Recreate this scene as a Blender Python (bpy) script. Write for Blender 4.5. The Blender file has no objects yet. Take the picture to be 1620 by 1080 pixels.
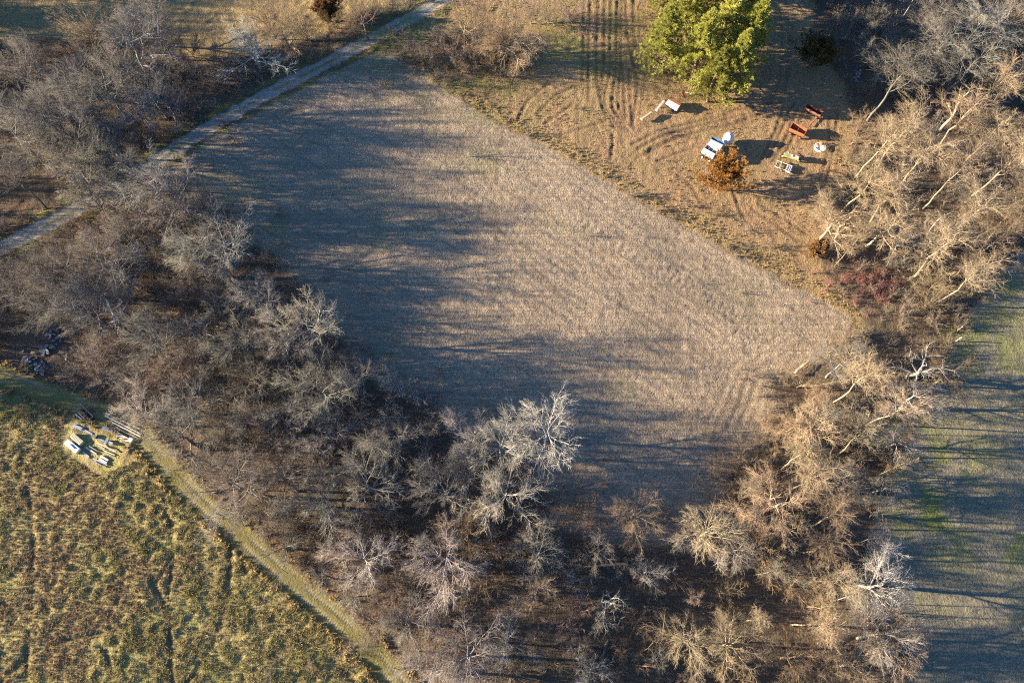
import bpy, math, random
import numpy as np
from mathutils import Vector, Matrix, Quaternion

# ------------------------------------------------------------------ camera, sky, sun, exposure
scene = bpy.context.scene
COL = scene.collection
H, TILT, F = 120.0, math.radians(24.4), 1080.0
cam_d = bpy.data.cameras.new('camera'); cam = bpy.data.objects.new('camera', cam_d); COL.objects.link(cam)
cam.location = (0, 0, H); cam.rotation_euler = (TILT, 0, 0)
cam_d.sensor_width = 36; cam_d.lens = 24; cam_d.clip_start = 1; cam_d.clip_end = 3000
scene.camera = cam
SUN_EL, SUN_AZ = math.radians(11.5), math.radians(-2.5)      # the light travels towards +X, a little towards the viewer
world = bpy.data.worlds.new('World'); scene.world = world; world.use_nodes = True
wn = world.node_tree.nodes; sky = wn.new('ShaderNodeTexSky'); sky.sky_type = 'NISHITA'; sky.sun_disc = False
sky.ozone_density = 6.5; sky.sun_elevation = SUN_EL; sky.sun_rotation = math.radians(270) - SUN_AZ
world.node_tree.links.new(sky.outputs[0], wn['Background'].inputs[0]); wn['Background'].inputs[1].default_value = 0.068
sd = bpy.data.lights.new('sun', 'SUN'); sd.energy = 5.0; sd.angle = math.radians(0.6); sd.color = (1.0, 0.82, 0.58)
sun = bpy.data.objects.new('sun', sd); COL.objects.link(sun); sun.location = (-200, 0, 80)
ldir = Vector((math.cos(SUN_EL)*math.cos(SUN_AZ), math.cos(SUN_EL)*math.sin(SUN_AZ), -math.sin(SUN_EL)))
sun.rotation_euler = ldir.to_track_quat('-Z', 'Y').to_euler()
vs = scene.view_settings; vs.view_transform = 'Standard'; vs.look = 'None'; vs.gamma = 1; vs.use_curve_mapping = False
vs.exposure = 2.25
scene.cycles.use_denoising = False; scene.cycles.filter_width = 1.1; scene.cycles.max_bounces = 4; scene.cycles.diffuse_bounces = 2; scene.cycles.transmission_bounces = 2

rng = np.random.default_rng(11); random.seed(5)
# ------------------------------------------------------------------ helpers
def G(px, py, z=0.0):
    """photo pixel -> point on the level z"""
    u, v = (px-810)/F, (540-py)/F
    c, s = math.cos(TILT), math.sin(TILT)
    d = Vector((u, v*c+s, v*s-c)); t = (H-z)/(-d.z)
    return Vector((d.x*t, d.y*t, z))
def ppm(px, py):                                             # photo pixels per metre across the view at a ground pixel
    v = (540-py)/F
    return F/(H/(math.cos(TILT)-v*math.sin(TILT)))
def GP(pts): return np.array([[*G(*p)[:2]] for p in pts])
def _hash(ix, iy, seed):
    h = (ix.astype(np.int64)*374761393 + iy.astype(np.int64)*668265263 + seed*974711) & 0x7fffffff
    h = ((h ^ (h >> 13))*1274126177) & 0x7fffffff
    return ((h ^ (h >> 16)) & 0xffff)/65535.0
def vnoise(x, y, sc, seed=0):
    x = np.asarray(x)/sc; y = np.asarray(y)/sc
    ix, iy = np.floor(x), np.floor(y); fx, fy = x-ix, y-iy
    fx = fx*fx*fx*(fx*(fx*6-15)+10); fy = fy*fy*fy*(fy*(fy*6-15)+10)
    a, b = _hash(ix, iy, seed), _hash(ix+1, iy, seed); c, d = _hash(ix, iy+1, seed), _hash(ix+1, iy+1, seed)
    return (a+(b-a)*fx)*(1-fy)+(c+(d-c)*fx)*fy
def fbm(x, y, sc, octv=3, seed=0):
    r = 0; a = 1; t = 0
    for i in range(octv): r = r+a*vnoise(x, y, sc/2**i, seed+i*17); t += a; a *= .5
    return r/t
def seg_dist(x, y, pts):
    d = np.full(x.shape, 1e9)
    for (ax, ay), (bx, by) in zip(pts[:-1], pts[1:]):
        ex, ey = bx-ax, by-ay; L = ex*ex+ey*ey+1e-9
        t = np.clip(((x-ax)*ex+(y-ay)*ey)/L, 0, 1)
        d = np.minimum(d, np.hypot(x-ax-t*ex, y-ay-t*ey))
    return d
def inside(x, y, pts):
    r = np.zeros(np.shape(x), bool)
    n = len(pts)
    for i in range(n):
        (ax, ay), (bx, by) = pts[i], pts[(i+1) % n]
        if ay == by: continue
        r ^= ((ay > y) != (by > y)) & (x < (bx-ax)*(y-ay)/(by-ay)+ax)
    return r
def sdf(x, y, pts):                                          # positive inside
    d = seg_dist(x, y, np.vstack([pts, pts[:1]]))
    return np.where(inside(x, y, pts), d, -d)
def smooth(a, b, v):
    t = np.clip((v-a)/(b-a), 0, 1); return t*t*(3-2*t)
def catmull(pts, n=8):
    P = [np.array(p, float) for p in pts]; P = [2*P[0]-P[1]]+P+[2*P[-1]-P[-2]]; out = []
    for i in range(1, len(P)-2):
        a, b, c, d = P[i-1:i+3]
        for k in range(n):
            t = k/n; out.append(.5*(2*b+(c-a)*t+(2*a-5*b+4*c-d)*t*t+(3*b-a-3*c+d)*t**3))
    out.append(P[-2]); return np.array(out)
def mesh_np(name, V, T, mat=None, smooth_shade=False):
    V = np.asarray(V, np.float32); T = np.asarray(T, np.int32)
    me = bpy.data.meshes.new(name); k = T.shape[1]
    me.vertices.add(len(V)); me.vertices.foreach_set('co', V.ravel())
    me.loops.add(T.size); me.loops.foreach_set('vertex_index', T.ravel())
    me.polygons.add(len(T)); me.polygons.foreach_set('loop_start', np.arange(0, T.size, k, dtype=np.int32))
    me.polygons.foreach_set('loop_total', np.full(len(T), k, np.int32))
    if smooth_shade: me.polygons.foreach_set('use_smooth', np.ones(len(T), bool))
    me.update(calc_edges=True)
    if mat: me.materials.append(mat)
    return me
def tag(o, label=None, cat=None, group=None, kind=None):
    if label: o['label'] = label
    if cat: o['category'] = cat
    if group: o['group'] = group
    if kind: o['kind'] = kind
    return o
def link(name, me, parent=None):
    o = bpy.data.objects.new(name, me); COL.objects.link(o)
    if parent: o.parent = parent
    return o
def empty(name, loc, rz=0.0):
    o = bpy.data.objects.new(name, None); COL.objects.link(o); o.location = loc; o.rotation_euler = (0, 0, rz); o.empty_display_size = .3
    return o

# ------------------------------------------------------------------ node material helpers
class NT:
    def __init__(s, name):
        s.m = bpy.data.materials.new(name); s.m.use_nodes = True; s.t = s.m.node_tree; s.n = s.t.nodes
        s.b = s.n['Principled BSDF']; s.b.inputs['Roughness'].default_value = .9; s.b.inputs['Specular IOR Level'].default_value = .15
    def new(s, typ, **kw):
        x = s.n.new(typ)
        for k, v in kw.items(): setattr(x, k, v)
        return x
    def put(s, sock, v):
        if isinstance(v, bpy.types.NodeSocket): s.t.links.new(v, sock)
        elif isinstance(v, (tuple, list)) and len(v) == 3 and sock.type == 'RGBA': sock.default_value = (*v, 1)
        else: sock.default_value = v
    def pos(s): return s.new('ShaderNodeNewGeometry').outputs['Position']
    def obj(s): return s.new('ShaderNodeTexCoord').outputs['Object']
    def noise(s, vec, scale, detail=4, rough=.55, dist=0):
        x = s.new('ShaderNodeTexNoise'); s.put(x.inputs['Vector'], vec); x.inputs['Scale'].default_value = scale
        x.inputs['Detail'].default_value = detail; x.inputs['Roughness'].default_value = rough; x.inputs['Distortion'].default_value = dist
        return x.outputs['Fac']
    def rng(s, v, a, b, c=0., d=1.):
        x = s.new('ShaderNodeMapRange'); s.put(x.inputs[0], v)
        for i, k in enumerate((a, b, c, d)): x.inputs[i+1].default_value = k
        return x.outputs[0]
    def math(s, op, a, b=0.):
        x = s.new('ShaderNodeMath', operation=op); s.put(x.inputs[0], a); s.put(x.inputs[1], b); return x.outputs[0]
    def mix(s, f, a, b, mode='MIX'):
        x = s.new('ShaderNodeMix', data_type='RGBA', blend_type=mode); s.put(x.inputs[0], f); s.put(x.inputs[6], a); s.put(x.inputs[7], b); return x.outputs[2]
    def bump(s, h, dist, strength=1.):
        x = s.new('ShaderNodeBump'); s.put(x.inputs['Height'], h); x.inputs['Distance'].default_value = dist; x.inputs['Strength'].default_value = strength
        s.t.links.new(x.outputs[0], s.b.inputs['Normal'])
    def col(s, c): s.put(s.b.inputs['Base Color'], c)

# ------------------------------------------------------------------ plan of the place (traced on the ground level)
TRACK = catmull(GP([(-420, 600), (-160, 470), (-20, 402), (60, 362), (130, 324), (215, 277), (300, 220), (420, 150), (500, 107), (580, 65), (640, 33), (700, 0), (780, -45), (900, -120)]))
FIELD = GP([(598, 80), (628, 88), (680, 125), (720, 150), (760, 178), (805, 203), (860, 229), (920, 264), (980, 299), (1040, 334), (1100, 369), (1160, 402), (1220, 432), (1290, 470), (1345, 505),
            (1335, 540), (1300, 568), (1262, 592), (1225, 615), (1215, 650), (1195, 690), (1185, 740), (1140, 790), (1090, 850), (1055, 880), (980, 850), (885, 815), (860, 765), (790, 715), (700, 680), (640, 625), (560, 575),
            (520, 520), (470, 465), (420, 415), (370, 365), (300, 330), (262, 285), (262, 268), (330, 218), (430, 164), (520, 115)])
PATHC = catmull(GP([(-260, 520), (-120, 552), (-10, 590), (60, 616), (125, 640), (190, 662), (235, 705), (280, 757), (330, 805), (400, 866), (470, 928), (535, 982), (590, 1035), (640, 1092), (690, 1160)]))
MEADOW = np.vstack([PATHC, GP([(640, 1400), (-500, 1400), (-500, 600)])])
YARD = GP([(600, 78), (640, 50), (700, 10), (780, -60), (1290, -60), (1285, 60), (1330, 120), (1350, 190), (1345, 250), (1322, 330), (1290, 400), (1330, 470), (1352, 510), (1290, 468), (1160, 400), (1040, 333), (920, 263), (805, 200), (720, 148), (640, 92)])
RFIELD = GP([(1900, 360), (1640, 385), (1592, 420), (1545, 480), (1512, 545), (1488, 600), (1445, 700), (1405, 780), (1372, 850), (1400, 905), (1425, 960), (1440, 1100), (1440, 1300), (2100, 1300), (2100, 360)])
UFIELD = GP([(-700, -160), (-300, 40), (-60, 60), (0, 66), (110, 66), (180, 60), (260, 80), (350, 92), (410, 80), (470, 62), (540, 40), (600, 10), (660, -25), (740, -80), (860, -160)])
LANE = catmull(GP([(1235, -60), (1238, 0), (1243, 60), (1240, 120), (1222, 165), (1180, 190), (1120, 200), (1060, 215), (1010, 240), (990, 262)]))
RUTS = [GP(p) for p in (
    [(925, -20), (924, 60), (922, 130)], [(984, -20), (983, 50), (982, 110), (978, 160), (990, 200)], [(1003, -20), (1004, 60), (1012, 120)], [(1030, 235), (1090, 212), (1150, 197), (1205, 180)], [(1000, 228), (1050, 205), (1110, 190), (1160, 178)], [(1040, 255), (1100, 232)], [(1230, 262), (1254, 220), (1270, 180)], [(1205, 250), (1228, 205), (1240, 170)], [(1150, 175), (1190, 170), (1225, 160)],
    [(880, 215), (930, 200), (960, 190)], [(1190, 330), (1220, 350), (1262, 380)], [(1200, 322), (1240, 345), (1275, 370)], [(1160, 300), (1170, 330), (1190, 360)], [(850, 180), (880, 150), (915, 135)], [(1060, 270), (1090, 290), (1110, 320)],
    [(935, -20), (933, 40), (931, 100), (932, 160)], [(948, -20), (946, 40), (944, 110), (950, 150), (960, 180)], [(958, -20), (957, 50), (955, 110), (951, 150), (957, 175), (975, 205)],
    [(968, -20), (966, 60), (966, 110), (957, 150), (962, 175), (985, 205)], [(978, -20), (976, 60), (974, 120), (970, 150), (972, 175), (995, 207)], [(990, -20), (992, 40), (1000, 90), (1010, 130), (1005, 170), (1000, 200)],
    [(984, 100), (988, 150), (990, 205)], [(996, 110), (998, 160), (1003, 205)], [(1010, 235), (1060, 210), (1120, 195), (1180, 180)], [(1020, 245), (1070, 218), (1130, 202), (1190, 190)],
    [(1215, 250), (1235, 210), (1250, 175), (1256, 165)], [(1222, 258), (1246, 215), (1262, 172)], [(1325, 180), (1318, 240), (1305, 300)], [(1313, 185), (1310, 240), (1296, 290)], [(970, 212), (968, 240), (966, 252)],
    [(820, 190), (835, 160), (870, 130)], [(862, 195), (885, 180), (905, 165)], [(1050, 170), (1090, 156), (1140, 160)], [(1225, 300), (1260, 280), (1290, 272)], [(1195, 310), (1240, 318), (1280, 310)])]
FTRACKS = [GP(p) for p in ([(786, 215), (783, 300), (785, 385)], [(778, 225), (776, 300)], [(1063, 460), (1060, 530), (1078, 600), (1110, 650)], [(1072, 480), (1069, 540), (1086, 600)], [(575, 690), (620, 640), (650, 600)], [(660, 720), (690, 660), (700, 640)], [(1290, 500), (1225, 610)], [(905, 330), (960, 420), (1010, 520)],
    [(700, 250), (760, 330), (850, 430), (960, 560)], [(560, 180), (640, 270), (740, 390)], [(1100, 400), (1150, 480), (1180, 560), (1170, 640)], [(1290, 580), (1230, 600), (1140, 640), (1040, 660)], [(1240, 612), (1120, 660), (1000, 690)])]
WEEDS = [(320, 322, 9, .5), (440, 362, 7, .35), (590, 365, 8, .25), (395, 340, 8, .3), (1465, 815, 6, .95), (1480, 735, 7, .8), (1610, 875, 5, .9), (1590, 470, 8, .7), (1560, 550, 9, .6), (1440, 690, 6, .7), (1510, 860, 5, .5), (1440, 760, 5, .5), (1620, 620, 6, .3), (770, 235, 6, .15), (280, 300, 6, .5)]
TRAILS = [GP(p) for p in (
    [(240, 745), (262, 800), (272, 850), (272, 890), (266, 945), (268, 1000), (272, 1080)], [(240, 920), (262, 955)], [(272, 880), (250, 918), (238, 926)], [(350, 800), (364, 870), (362, 930), (372, 1000), (385, 1080)],
    [(364, 930), (345, 1000), (310, 1060), (290, 1085)], [(280, 985), (340, 1005), (365, 1010)], [(268, 960), (285, 985), (310, 970)], [(5, 730), (40, 770), (50, 850), (50, 940), (45, 1000), (40, 1090)], [(120, 730), (190, 775), (250, 812)],
    [(0, 1075), (60, 1030), (120, 1010), (180, 1000)], [(172, 1090), (175, 1050), (160, 1020)], [(470, 1010), (520, 1040), (560, 1075)], [(200, 735), (280, 790), (318, 810)], [(95, 780), (60, 790), (20, 770)], [(390, 905), (380, 860), (400, 840)])]

# ------------------------------------------------------------------ terrain: one height field, split into its surfaces
STEP = .36
gx = np.arange(-150, 150.01, STEP); gy = np.arange(-26, 172.01, STEP)
X, Y = np.meshgrid(gx, gy)
wob = (fbm(X, Y, 5, 3, 3)-.5)*2.2; wob2 = (fbm(X, Y, 1.6, 2, 9)-.5)*1.4
raw_f = sdf(X, Y, FIELD); wood_side = smooth(4, 12, seg_dist(X, Y, FIELD[:15]))*smooth(4, 8, seg_dist(X, Y, TRACK)); s_field = raw_f+wob*.7+wob2*.5+wood_side*((fbm(X, Y, 7, 3, 13)-.5)*9-1.2)
d_track = seg_dist(X, Y, TRACK); d_path = seg_dist(X, Y, PATHC)
s_mead = sdf(X, Y, MEADOW); s_yard = sdf(X, Y, YARD)+wob; s_rf = sdf(X, Y, RFIELD)+wob*1.3+wob2*.5; s_uf = sdf(X, Y, UFIELD)+wob*1.5
d_lane = seg_dist(X, Y, LANE)
pathw = 1.75+.35*(fbm(X, Y, 9, 2, 5)-.5)
m_track = 1-smooth(1.45, 2.3, d_track+wob2*.7+wob*.3)
m_path = 1-smooth(pathw-.25, pathw+.35, d_path+wob2*.25)
m_mead = smooth(-.3, .6, s_mead)
m_field = smooth(-.5-1.6*wood_side, .6+1.6*wood_side, s_field)
m_yard = smooth(-.6, .8, s_yard)
m_rf = smooth(-.8, .8, s_rf); m_uf = smooth(-1, 1, s_uf)
m_lane = 1-smooth(1.5, 2.6, d_lane+wob*.4)
d_rut = np.full(X.shape, 1e9)
for r in RUTS: d_rut = np.minimum(d_rut, seg_dist(X, Y, catmull(r, 5))+0)
d_ft = np.full(X.shape, 1e9)
for r in FTRACKS: d_ft = np.minimum(d_ft, seg_dist(X, Y, catmull(r, 5)))
d_tr = np.full(X.shape, 1e9)
for r in TRAILS: d_tr = np.minimum(d_tr, seg_dist(X, Y, catmull(r, 5)))
d_rut = d_rut+wob2*.08; d_tr = d_tr+wob2*.5+wob*.2; m_ft = np.exp(-((d_ft+wob2*.25)/.32)**2)*m_field*smooth(.3, .65, fbm(X, Y, 6, 2, 79))
m_rut = np.exp(-(d_rut/.40)**2)*m_yard*(.65+.35*smooth(.3, .6, fbm(X, Y, 4, 2, 77)))
m_tr = np.exp(-(d_tr/.36)**2)*m_mead*(.4+.6*smooth(.3, .6, fbm(X, Y, 5, 2, 78)))
verge = np.exp(-((d_track-3.1)/.9)**2)                       # grass beside the track
fedge = np.exp(-((sdf(X, Y, FIELD)+1.6+wob*.8)/2.0)**2)*smooth(-1., 3., s_yard+3)
Z = (fbm(X, Y, 45, 3, 21)-.5)*1.1
Z += m_field*((fbm(X, Y, 1.3, 2, 31)-.5)*.10+(vnoise(X, Y, .75, 35)-.5)*.06+(fbm(X, Y, 9, 2, 33)-.5)*.3)
_fa, _fb = G(805, 203), G(1220, 432); _fd = (_fb-_fa).normalized()
across = (X-_fa.x)*-_fd.y+(Y-_fa.y)*_fd.x
head = smooth(9, 14, raw_f)                                  # rows turn to follow the margin on the headland
rowc = head*across+(1-head)*raw_f+(fbm(X, Y, 14, 2, 37)-.5)*1.6
Z += m_field*(.2+.8*smooth(.3, .62, fbm(X, Y, 11, 3, 39)))*(.034*np.sin(rowc*2*math.pi/1.75)+.02*np.sin(rowc*2*math.pi/5.2))
tus = fbm(X, Y, 1.25, 2, 41); big = fbm(X, Y, 7, 2, 43)
Z += m_mead*(1-m_path)*(smooth(.3, .75, tus)*(.04+.17*big)+(vnoise(X, Y, .8, 47)-.5)*.13+.1-m_tr*.24)
Z += m_yard*((fbm(X, Y, 1.4, 2, 51)-.5)*.15+(vnoise(X, Y, .8, 53)-.5)*.08-m_rut*.08+np.exp(-((d_rut-.75)/.3)**2)*.045+fedge*.08*tus)
Z += m_rf*((fbm(X, Y, 1.6, 2, 61)-.5)*.12)+m_uf*((fbm(X, Y, 1.6, 2, 65)-.5)*.3)
m_for = np.clip(1-m_field-m_mead-m_yard-m_rf-m_uf-m_track-m_path, 0, 1)
Z += m_for*((fbm(X, Y, 2.4, 3, 71)-.5)*.5)
Z += m_track*(-.05*np.exp(-((np.abs(d_track)-.85)/.3)**2)+.03*np.exp(-(d_track/.3)**2))+verge*.1*tus
ny, nx = X.shape
def gz(x, y):
    fx = np.clip((np.asarray(x)-gx[0])/STEP, 0, nx-1.001); fy = np.clip((np.asarray(y)-gy[0])/STEP, 0, ny-1.001)
    ix = fx.astype(int); iy = fy.astype(int); fx = fx-ix; fy = fy-iy
    return (Z[iy, ix]*(1-fx)+Z[iy, ix+1]*fx)*(1-fy)+(Z[iy+1, ix]*(1-fx)+Z[iy+1, ix+1]*fx)*fy
def gz1(x, y): return float(gz(np.array([x]), np.array([y]))[0])
def on(px, py):
    p = G(px, py); return Vector((p.x, p.y, gz1(p.x, p.y)))

def terrain_material():
    k = NT('terrain'); P = k.pos()
    A = k.new('ShaderNodeAttribute', attribute_name='zone_a'); B = k.new('ShaderNodeAttribute', attribute_name='zone_b'); C = k.new('ShaderNodeAttribute', attribute_name='zone_c')
    sa = k.new('ShaderNodeSeparateColor'); k.put(sa.inputs[0], A.outputs['Color']); sb = k.new('ShaderNodeSeparateColor'); k.put(sb.inputs[0], B.outputs['Color'])
    sc = k.new('ShaderNodeSeparateColor'); k.put(sc.inputs[0], C.outputs['Color'])
    field, track, mead = sa.outputs; path, yard, rf = sb.outputs; uf, rut, grass = sc.outputs
    fine = k.noise(P, 3.2, 5, .65); mid = k.noise(P, .9, 4); big_ = k.noise(P, .13, 3); vast = k.noise(P, .045, 2)
    f1 = k.rng(fine, .34, .66); m1 = k.rng(mid, .35, .65); b1 = k.rng(big_, .38, .62); v1 = k.rng(vast, .4, .6)
    # leaf litter under the trees
    litter = k.mix(f1, (.07, .052, .038), (.23, .165, .11)); litter = k.mix(k.math('MULTIPLY', m1, .5), litter, (.15, .095, .055)); litter = k.mix(k.math('MULTIPLY', b1, .65), litter, (.10, .088, .062))
    # harvested field: rows run along its straight north-east edge
    a, b = G(805, 203), G(1220, 432); d = (b-a).normalized(); nrm = Vector((-d.y, d.x, 0))
    dot = k.new('ShaderNodeVectorMath', operation='DOT_PRODUCT'); k.put(dot.inputs[0], P); dot.inputs[1].default_value = nrm
    mp = k.new('ShaderNodeMapping'); k.put(mp.inputs[0], P); mp.inputs['Rotation'].default_value = (0, 0, -math.atan2(d.y, d.x)); mp.inputs['Scale'].default_value = (.045, 1, 1); mp.vector_type = 'POINT'
    row = k.rng(k.noise(mp.outputs[0], 1.3, 3, .6, .15), .42, .60)
    # broad passes of the machine, a few metres wide
    ph2 = k.math('ADD', k.math('MULTIPLY', dot.outputs['Value'], 2*math.pi/4.6), k.math('MULTIPLY', k.noise(P, .12, 2), 5.))
    band = k.rng(k.math('SINE', ph2), .72, 1.)
    soil = k.mix(k.rng(k.noise(P, 2.6, 5, .7), .34, .66), (.205, .158, .108), (.50, .392, .265)); soil = k.mix(k.math('MULTIPLY', m1, .25), soil, (.36, .28, .20)); soil = k.mix(k.math('MULTIPLY', k.rng(vast, .42, .6), .45), soil, (.25, .195, .14))
    soil = k.mix(k.math('MULTIPLY', row, .34), soil, (.15, .12, .095)); soil = k.mix(k.math('MULTIPLY', band, .34), soil, (.16, .13, .105))
    weed = k.math('MULTIPLY', k.rng(k.noise(P, .07, 4, .6), .56, .70), k.rng(mid, .4, .6)); soil = k.mix(k.math('MULTIPLY', weed, .55), soil, (.16, .19, .07))
    # gravel of the farm track
    gravel = k.mix(f1, (.22, .20, .17), (.46, .42, .36)); gravel = k.mix(k.math('MULTIPLY', m1, .45), gravel, (.27, .24, .19)); gravel = k.mix(k.math('MULTIPLY', b1, .5), gravel, (.24, .215, .165))
    # tall meadow grass
    mg = k.mix(m1, (.18, .185, .05), (.40, .33, .13)); mg = k.mix(k.math('MULTIPLY', f1, .45), mg, (.50, .42, .22)); mg = k.mix(k.math('MULTIPLY', k.rng(big_, .42, .56), .6), mg, (.21, .145, .08))
    mown = k.mix(f1, (.12, .12, .035), (.26, .225, .085)); mown = k.mix(k.math('MULTIPLY', m1, .5), mown, (.24, .18, .08))
    # rough pasture of the yard
    yg = k.mix(f1, (.16, .10, .055), (.48, .325, .185)); yg = k.mix(k.math('MULTIPLY', m1, .45), yg, (.33, .21, .115)); 
    yg = k.mix(k.math('MULTIPLY', b1, .4), yg, (.25, .20, .09))
    rg = k.mix(f1, (.13, .118, .09), (.30, .265, .19)); rg = k.mix(k.math('MULTIPLY', k.rng(k.noise(P, .1, 4, .6), .52, .72), .5), rg, (.20, .215, .08)); rg = k.mix(k.math('MULTIPLY', m1, .3), rg, (.26, .22, .12))
    ug = k.mix(f1, (.16, .11, .05), (.42, .32, .16)); ug = k.mix(k.math('MULTIPLY', m1, .4), ug, (.3, .21, .09))
    gg = k.mix(f1, (.11, .13, .035), (.25, .26, .08))
    c = litter
    for m_, c_ in ((rf, rg), (yard, yg), (uf, ug), (field, soil), (mead, mg), (path, mown), (track, gravel), (grass, gg)): c = k.mix(m_, c, c_)
    c = k.mix(k.math('MULTIPLY', rut, .62), c, (.10, .07, .042))
    k.col(c); k.b.inputs['Roughness'].default_value = .95; k.b.inputs['Specular IOR Level'].default_value = .05
    h = k.math('ADD', k.math('MULTIPLY', fine, 1.), k.math('MULTIPLY', mid, .8))
    h = k.math('ADD', h, k.math('MULTIPLY', k.math('MULTIPLY', row, field), .3))
    rough_amt = k.math('SUBTRACT', 1., k.math('MULTIPLY', k.math('ADD', track, k.math('MULTIPLY', path, .8)), .75))
    k.bump(k.math('MULTIPLY', h, rough_amt), .30)
    return k.m
TERRAIN = terrain_material()
zone = np.zeros(X.shape, int)                                # 0 woodland floor
zone[s_uf > 0] = 5; zone[s_rf > 0] = 6; zone[s_yard > 0] = 4; zone[s_field > 0] = 1; zone[(s_mead > 0)] = 3; zone[m_path > .5] = 7; zone[m_track > .5] = 2; zone[(m_lane > .5) & (s_field < 0)] = 8
gr = np.clip(verge*.8, 0, 1)*smooth(.35, .6, fbm(X, Y, 2, 2, 81))
gr = np.maximum(gr, m_track*np.exp(-(d_track/.42)**2)*.9*smooth(.3, .6, fbm(X, Y, 3, 2, 83)))
WEEDS += [(900, 60, 16, .6), (860, 120, 12, .5), (640, 60, 12, .7), (760, 120, 14, .6), (940, 20, 12, .5)]
for px, py, rr, am in WEEDS:
    q = G(px, py); gr = np.maximum(gr, am*np.exp(-(((X-q.x)/rr)**2+((Y-q.y)/rr)**2))*smooth(.35, .62, fbm(X, Y, 3.5, 3, 85)))
lane_rut = m_lane*np.exp(-((d_lane-.85)/.4)**2)*.6
two = m_path*np.exp(-((d_path-.75)/.28)**2)*smooth(.35, .6, fbm(X, Y, 6, 2, 87))*.45
ZA = np.stack([m_field*(1-m_track), np.maximum(m_track, two), m_mead*(1-m_path), np.ones_like(X)], -1)
ZB = np.stack([m_path, m_yard, m_rf, np.ones_like(X)], -1)
ZC = np.stack([np.maximum(m_uf, fedge*.75), np.clip(np.maximum(np.maximum(m_rut, m_tr*.9), np.maximum(lane_rut, m_ft*.55)), 0, 1), gr, np.ones_like(X)], -1)
fi = (np.arange(ny-1)[:, None]*nx+np.arange(nx-1)[None, :])
quads = np.stack([fi, fi+1, fi+nx+1, fi+nx], -1)
zf = zone[:-1, :-1]
VERT = np.stack([X, Y, Z], -1).reshape(-1, 3)
def surface(name, mask):
    q = quads[mask]; u, inv = np.unique(q, return_inverse=True); q = inv.reshape(-1, 4)
    V = VERT[u]
    extra = None
    if name == 'ground':                                     # the same sheet goes on far outside the picture
        n0 = len(V); B_ = 900.
        x0, x1, y0, y1 = gx[0], gx[-1], gy[0], gy[-1]
        E = np.array([[-B_, -B_, 0], [x0, -B_, 0], [x1, -B_, 0], [B_, -B_, 0], [-B_, y0, 0], [x0, y0, -.5], [x1, y0, -.5], [B_, y0, 0], [-B_, y1, 0], [x0, y1, -.5], [x1, y1, -.5], [B_, y1, 0], [-B_, B_, 0], [x0, B_, 0], [x1, B_, 0], [B_, B_, 0]], float)
        f = np.array([[r*4+c, r*4+c+1, r*4+c+5, r*4+c+4] for r in range(3) for c in range(3) if (r, c) != (1, 1)])+n0
        V = np.vstack([V, E]); q = np.vstack([q, f]); extra = 16
    me = mesh_np(name, V, q, TERRAIN, True)
    for nm, arr in (('zone_a', ZA), ('zone_b', ZB), ('zone_c', ZC)):
        a = me.attributes.new(nm, 'FLOAT_COLOR', 'POINT'); d = arr.reshape(-1, 4)[u].astype(np.float32)
        if extra: d = np.vstack([d, np.tile(np.array([[0, 0, 0, 1]], np.float32), (extra, 1))])
        a.data.foreach_set('color', d.ravel())
    return tag(link(name, me), kind='structure')
for nm, z in (('ground', 0), ('harvested_field', 1), ('gravel_track', 2), ('meadow', 3), ('yard', 4), ('stubble_field', 5), ('crop_field', 6), ('mown_path', 7), ('farm_lane', 8)):
    surface(nm, zf == z)

# ------------------------------------------------------------------ materials of plants
def bark_material():
    k = NT('bark'); oi = k.new('ShaderNodeObjectInfo'); P = k.obj()
    n = k.noise(P, 1.7, 4); n2 = k.noise(P, .35, 2)
    v = k.rng(n, .3, .7, .5, 1.25); c = k.mix(1., oi.outputs['Color'], v, 'MULTIPLY')
    c = k.mix(k.math('MULTIPLY', k.rng(n2, .45, .7), .3), c, (.16, .15, .08))
    k.col(c); return k.m
BARK = bark_material()
def leaf_material(name, c0, c1, c2, trans=.0, sc=.5):
    k = NT(name); oi = k.new('ShaderNodeObjectInfo'); P = k.pos()
    n = k.rng(k.noise(P, sc, 3), .35, .65); c = k.mix(n, c0, c1); c = k.mix(k.rng(k.noise(P, sc*6, 2), .45, .7), c, c2)
    r = k.rng(oi.outputs['Random'], 0, 1, .75, 1.25); c = k.mix(1., c, r, 'MULTIPLY')
    k.col(c); k.b.inputs['Roughness'].default_value = .7
    if trans:
        tr = k.new('ShaderNodeBsdfTranslucent'); k.put(tr.inputs[0], c); mx = k.new('ShaderNodeMixShader'); mx.inputs[0].default_value = trans
        k.t.links.new(k.b.outputs[0], mx.inputs[1]); k.t.links.new(tr.outputs[0], mx.inputs[2]); k.t.links.new(mx.outputs[0], k.n['Material Output'].inputs[0])
    return k.m
PINE = leaf_material('pine_needles', (.26, .28, .052), (.38, .38, .08), (.46, .44, .15), .35, .35)
CEDAR = leaf_material('cedar_sprays', (.36, .175, .045), (.44, .23, .06), (.29, .16, .045), .25, .8)
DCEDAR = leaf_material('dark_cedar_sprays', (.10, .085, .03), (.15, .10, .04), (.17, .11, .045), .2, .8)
GRASSM = leaf_material('meadow_grass', (.23, .225, .07), (.48, .40, .19), (.27, .20, .11), .3, .17)
DRYG = leaf_material('dry_grass', (.42, .30, .14), (.50, .37, .18), (.30, .24, .10), .3, .2)
def brush_material(name, c0, c1, c2):
    k = NT(name); oi = k.new('ShaderNodeObjectInfo')
    n = k.rng(k.noise(oi.outputs['Location'], .07, 3), .38, .62); c = k.mix(n, c0, c1)
    c = k.mix(k.rng(oi.outputs['Random'], .4, 1., 0, .8), c, c2); k.col(c); return k.m
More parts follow.
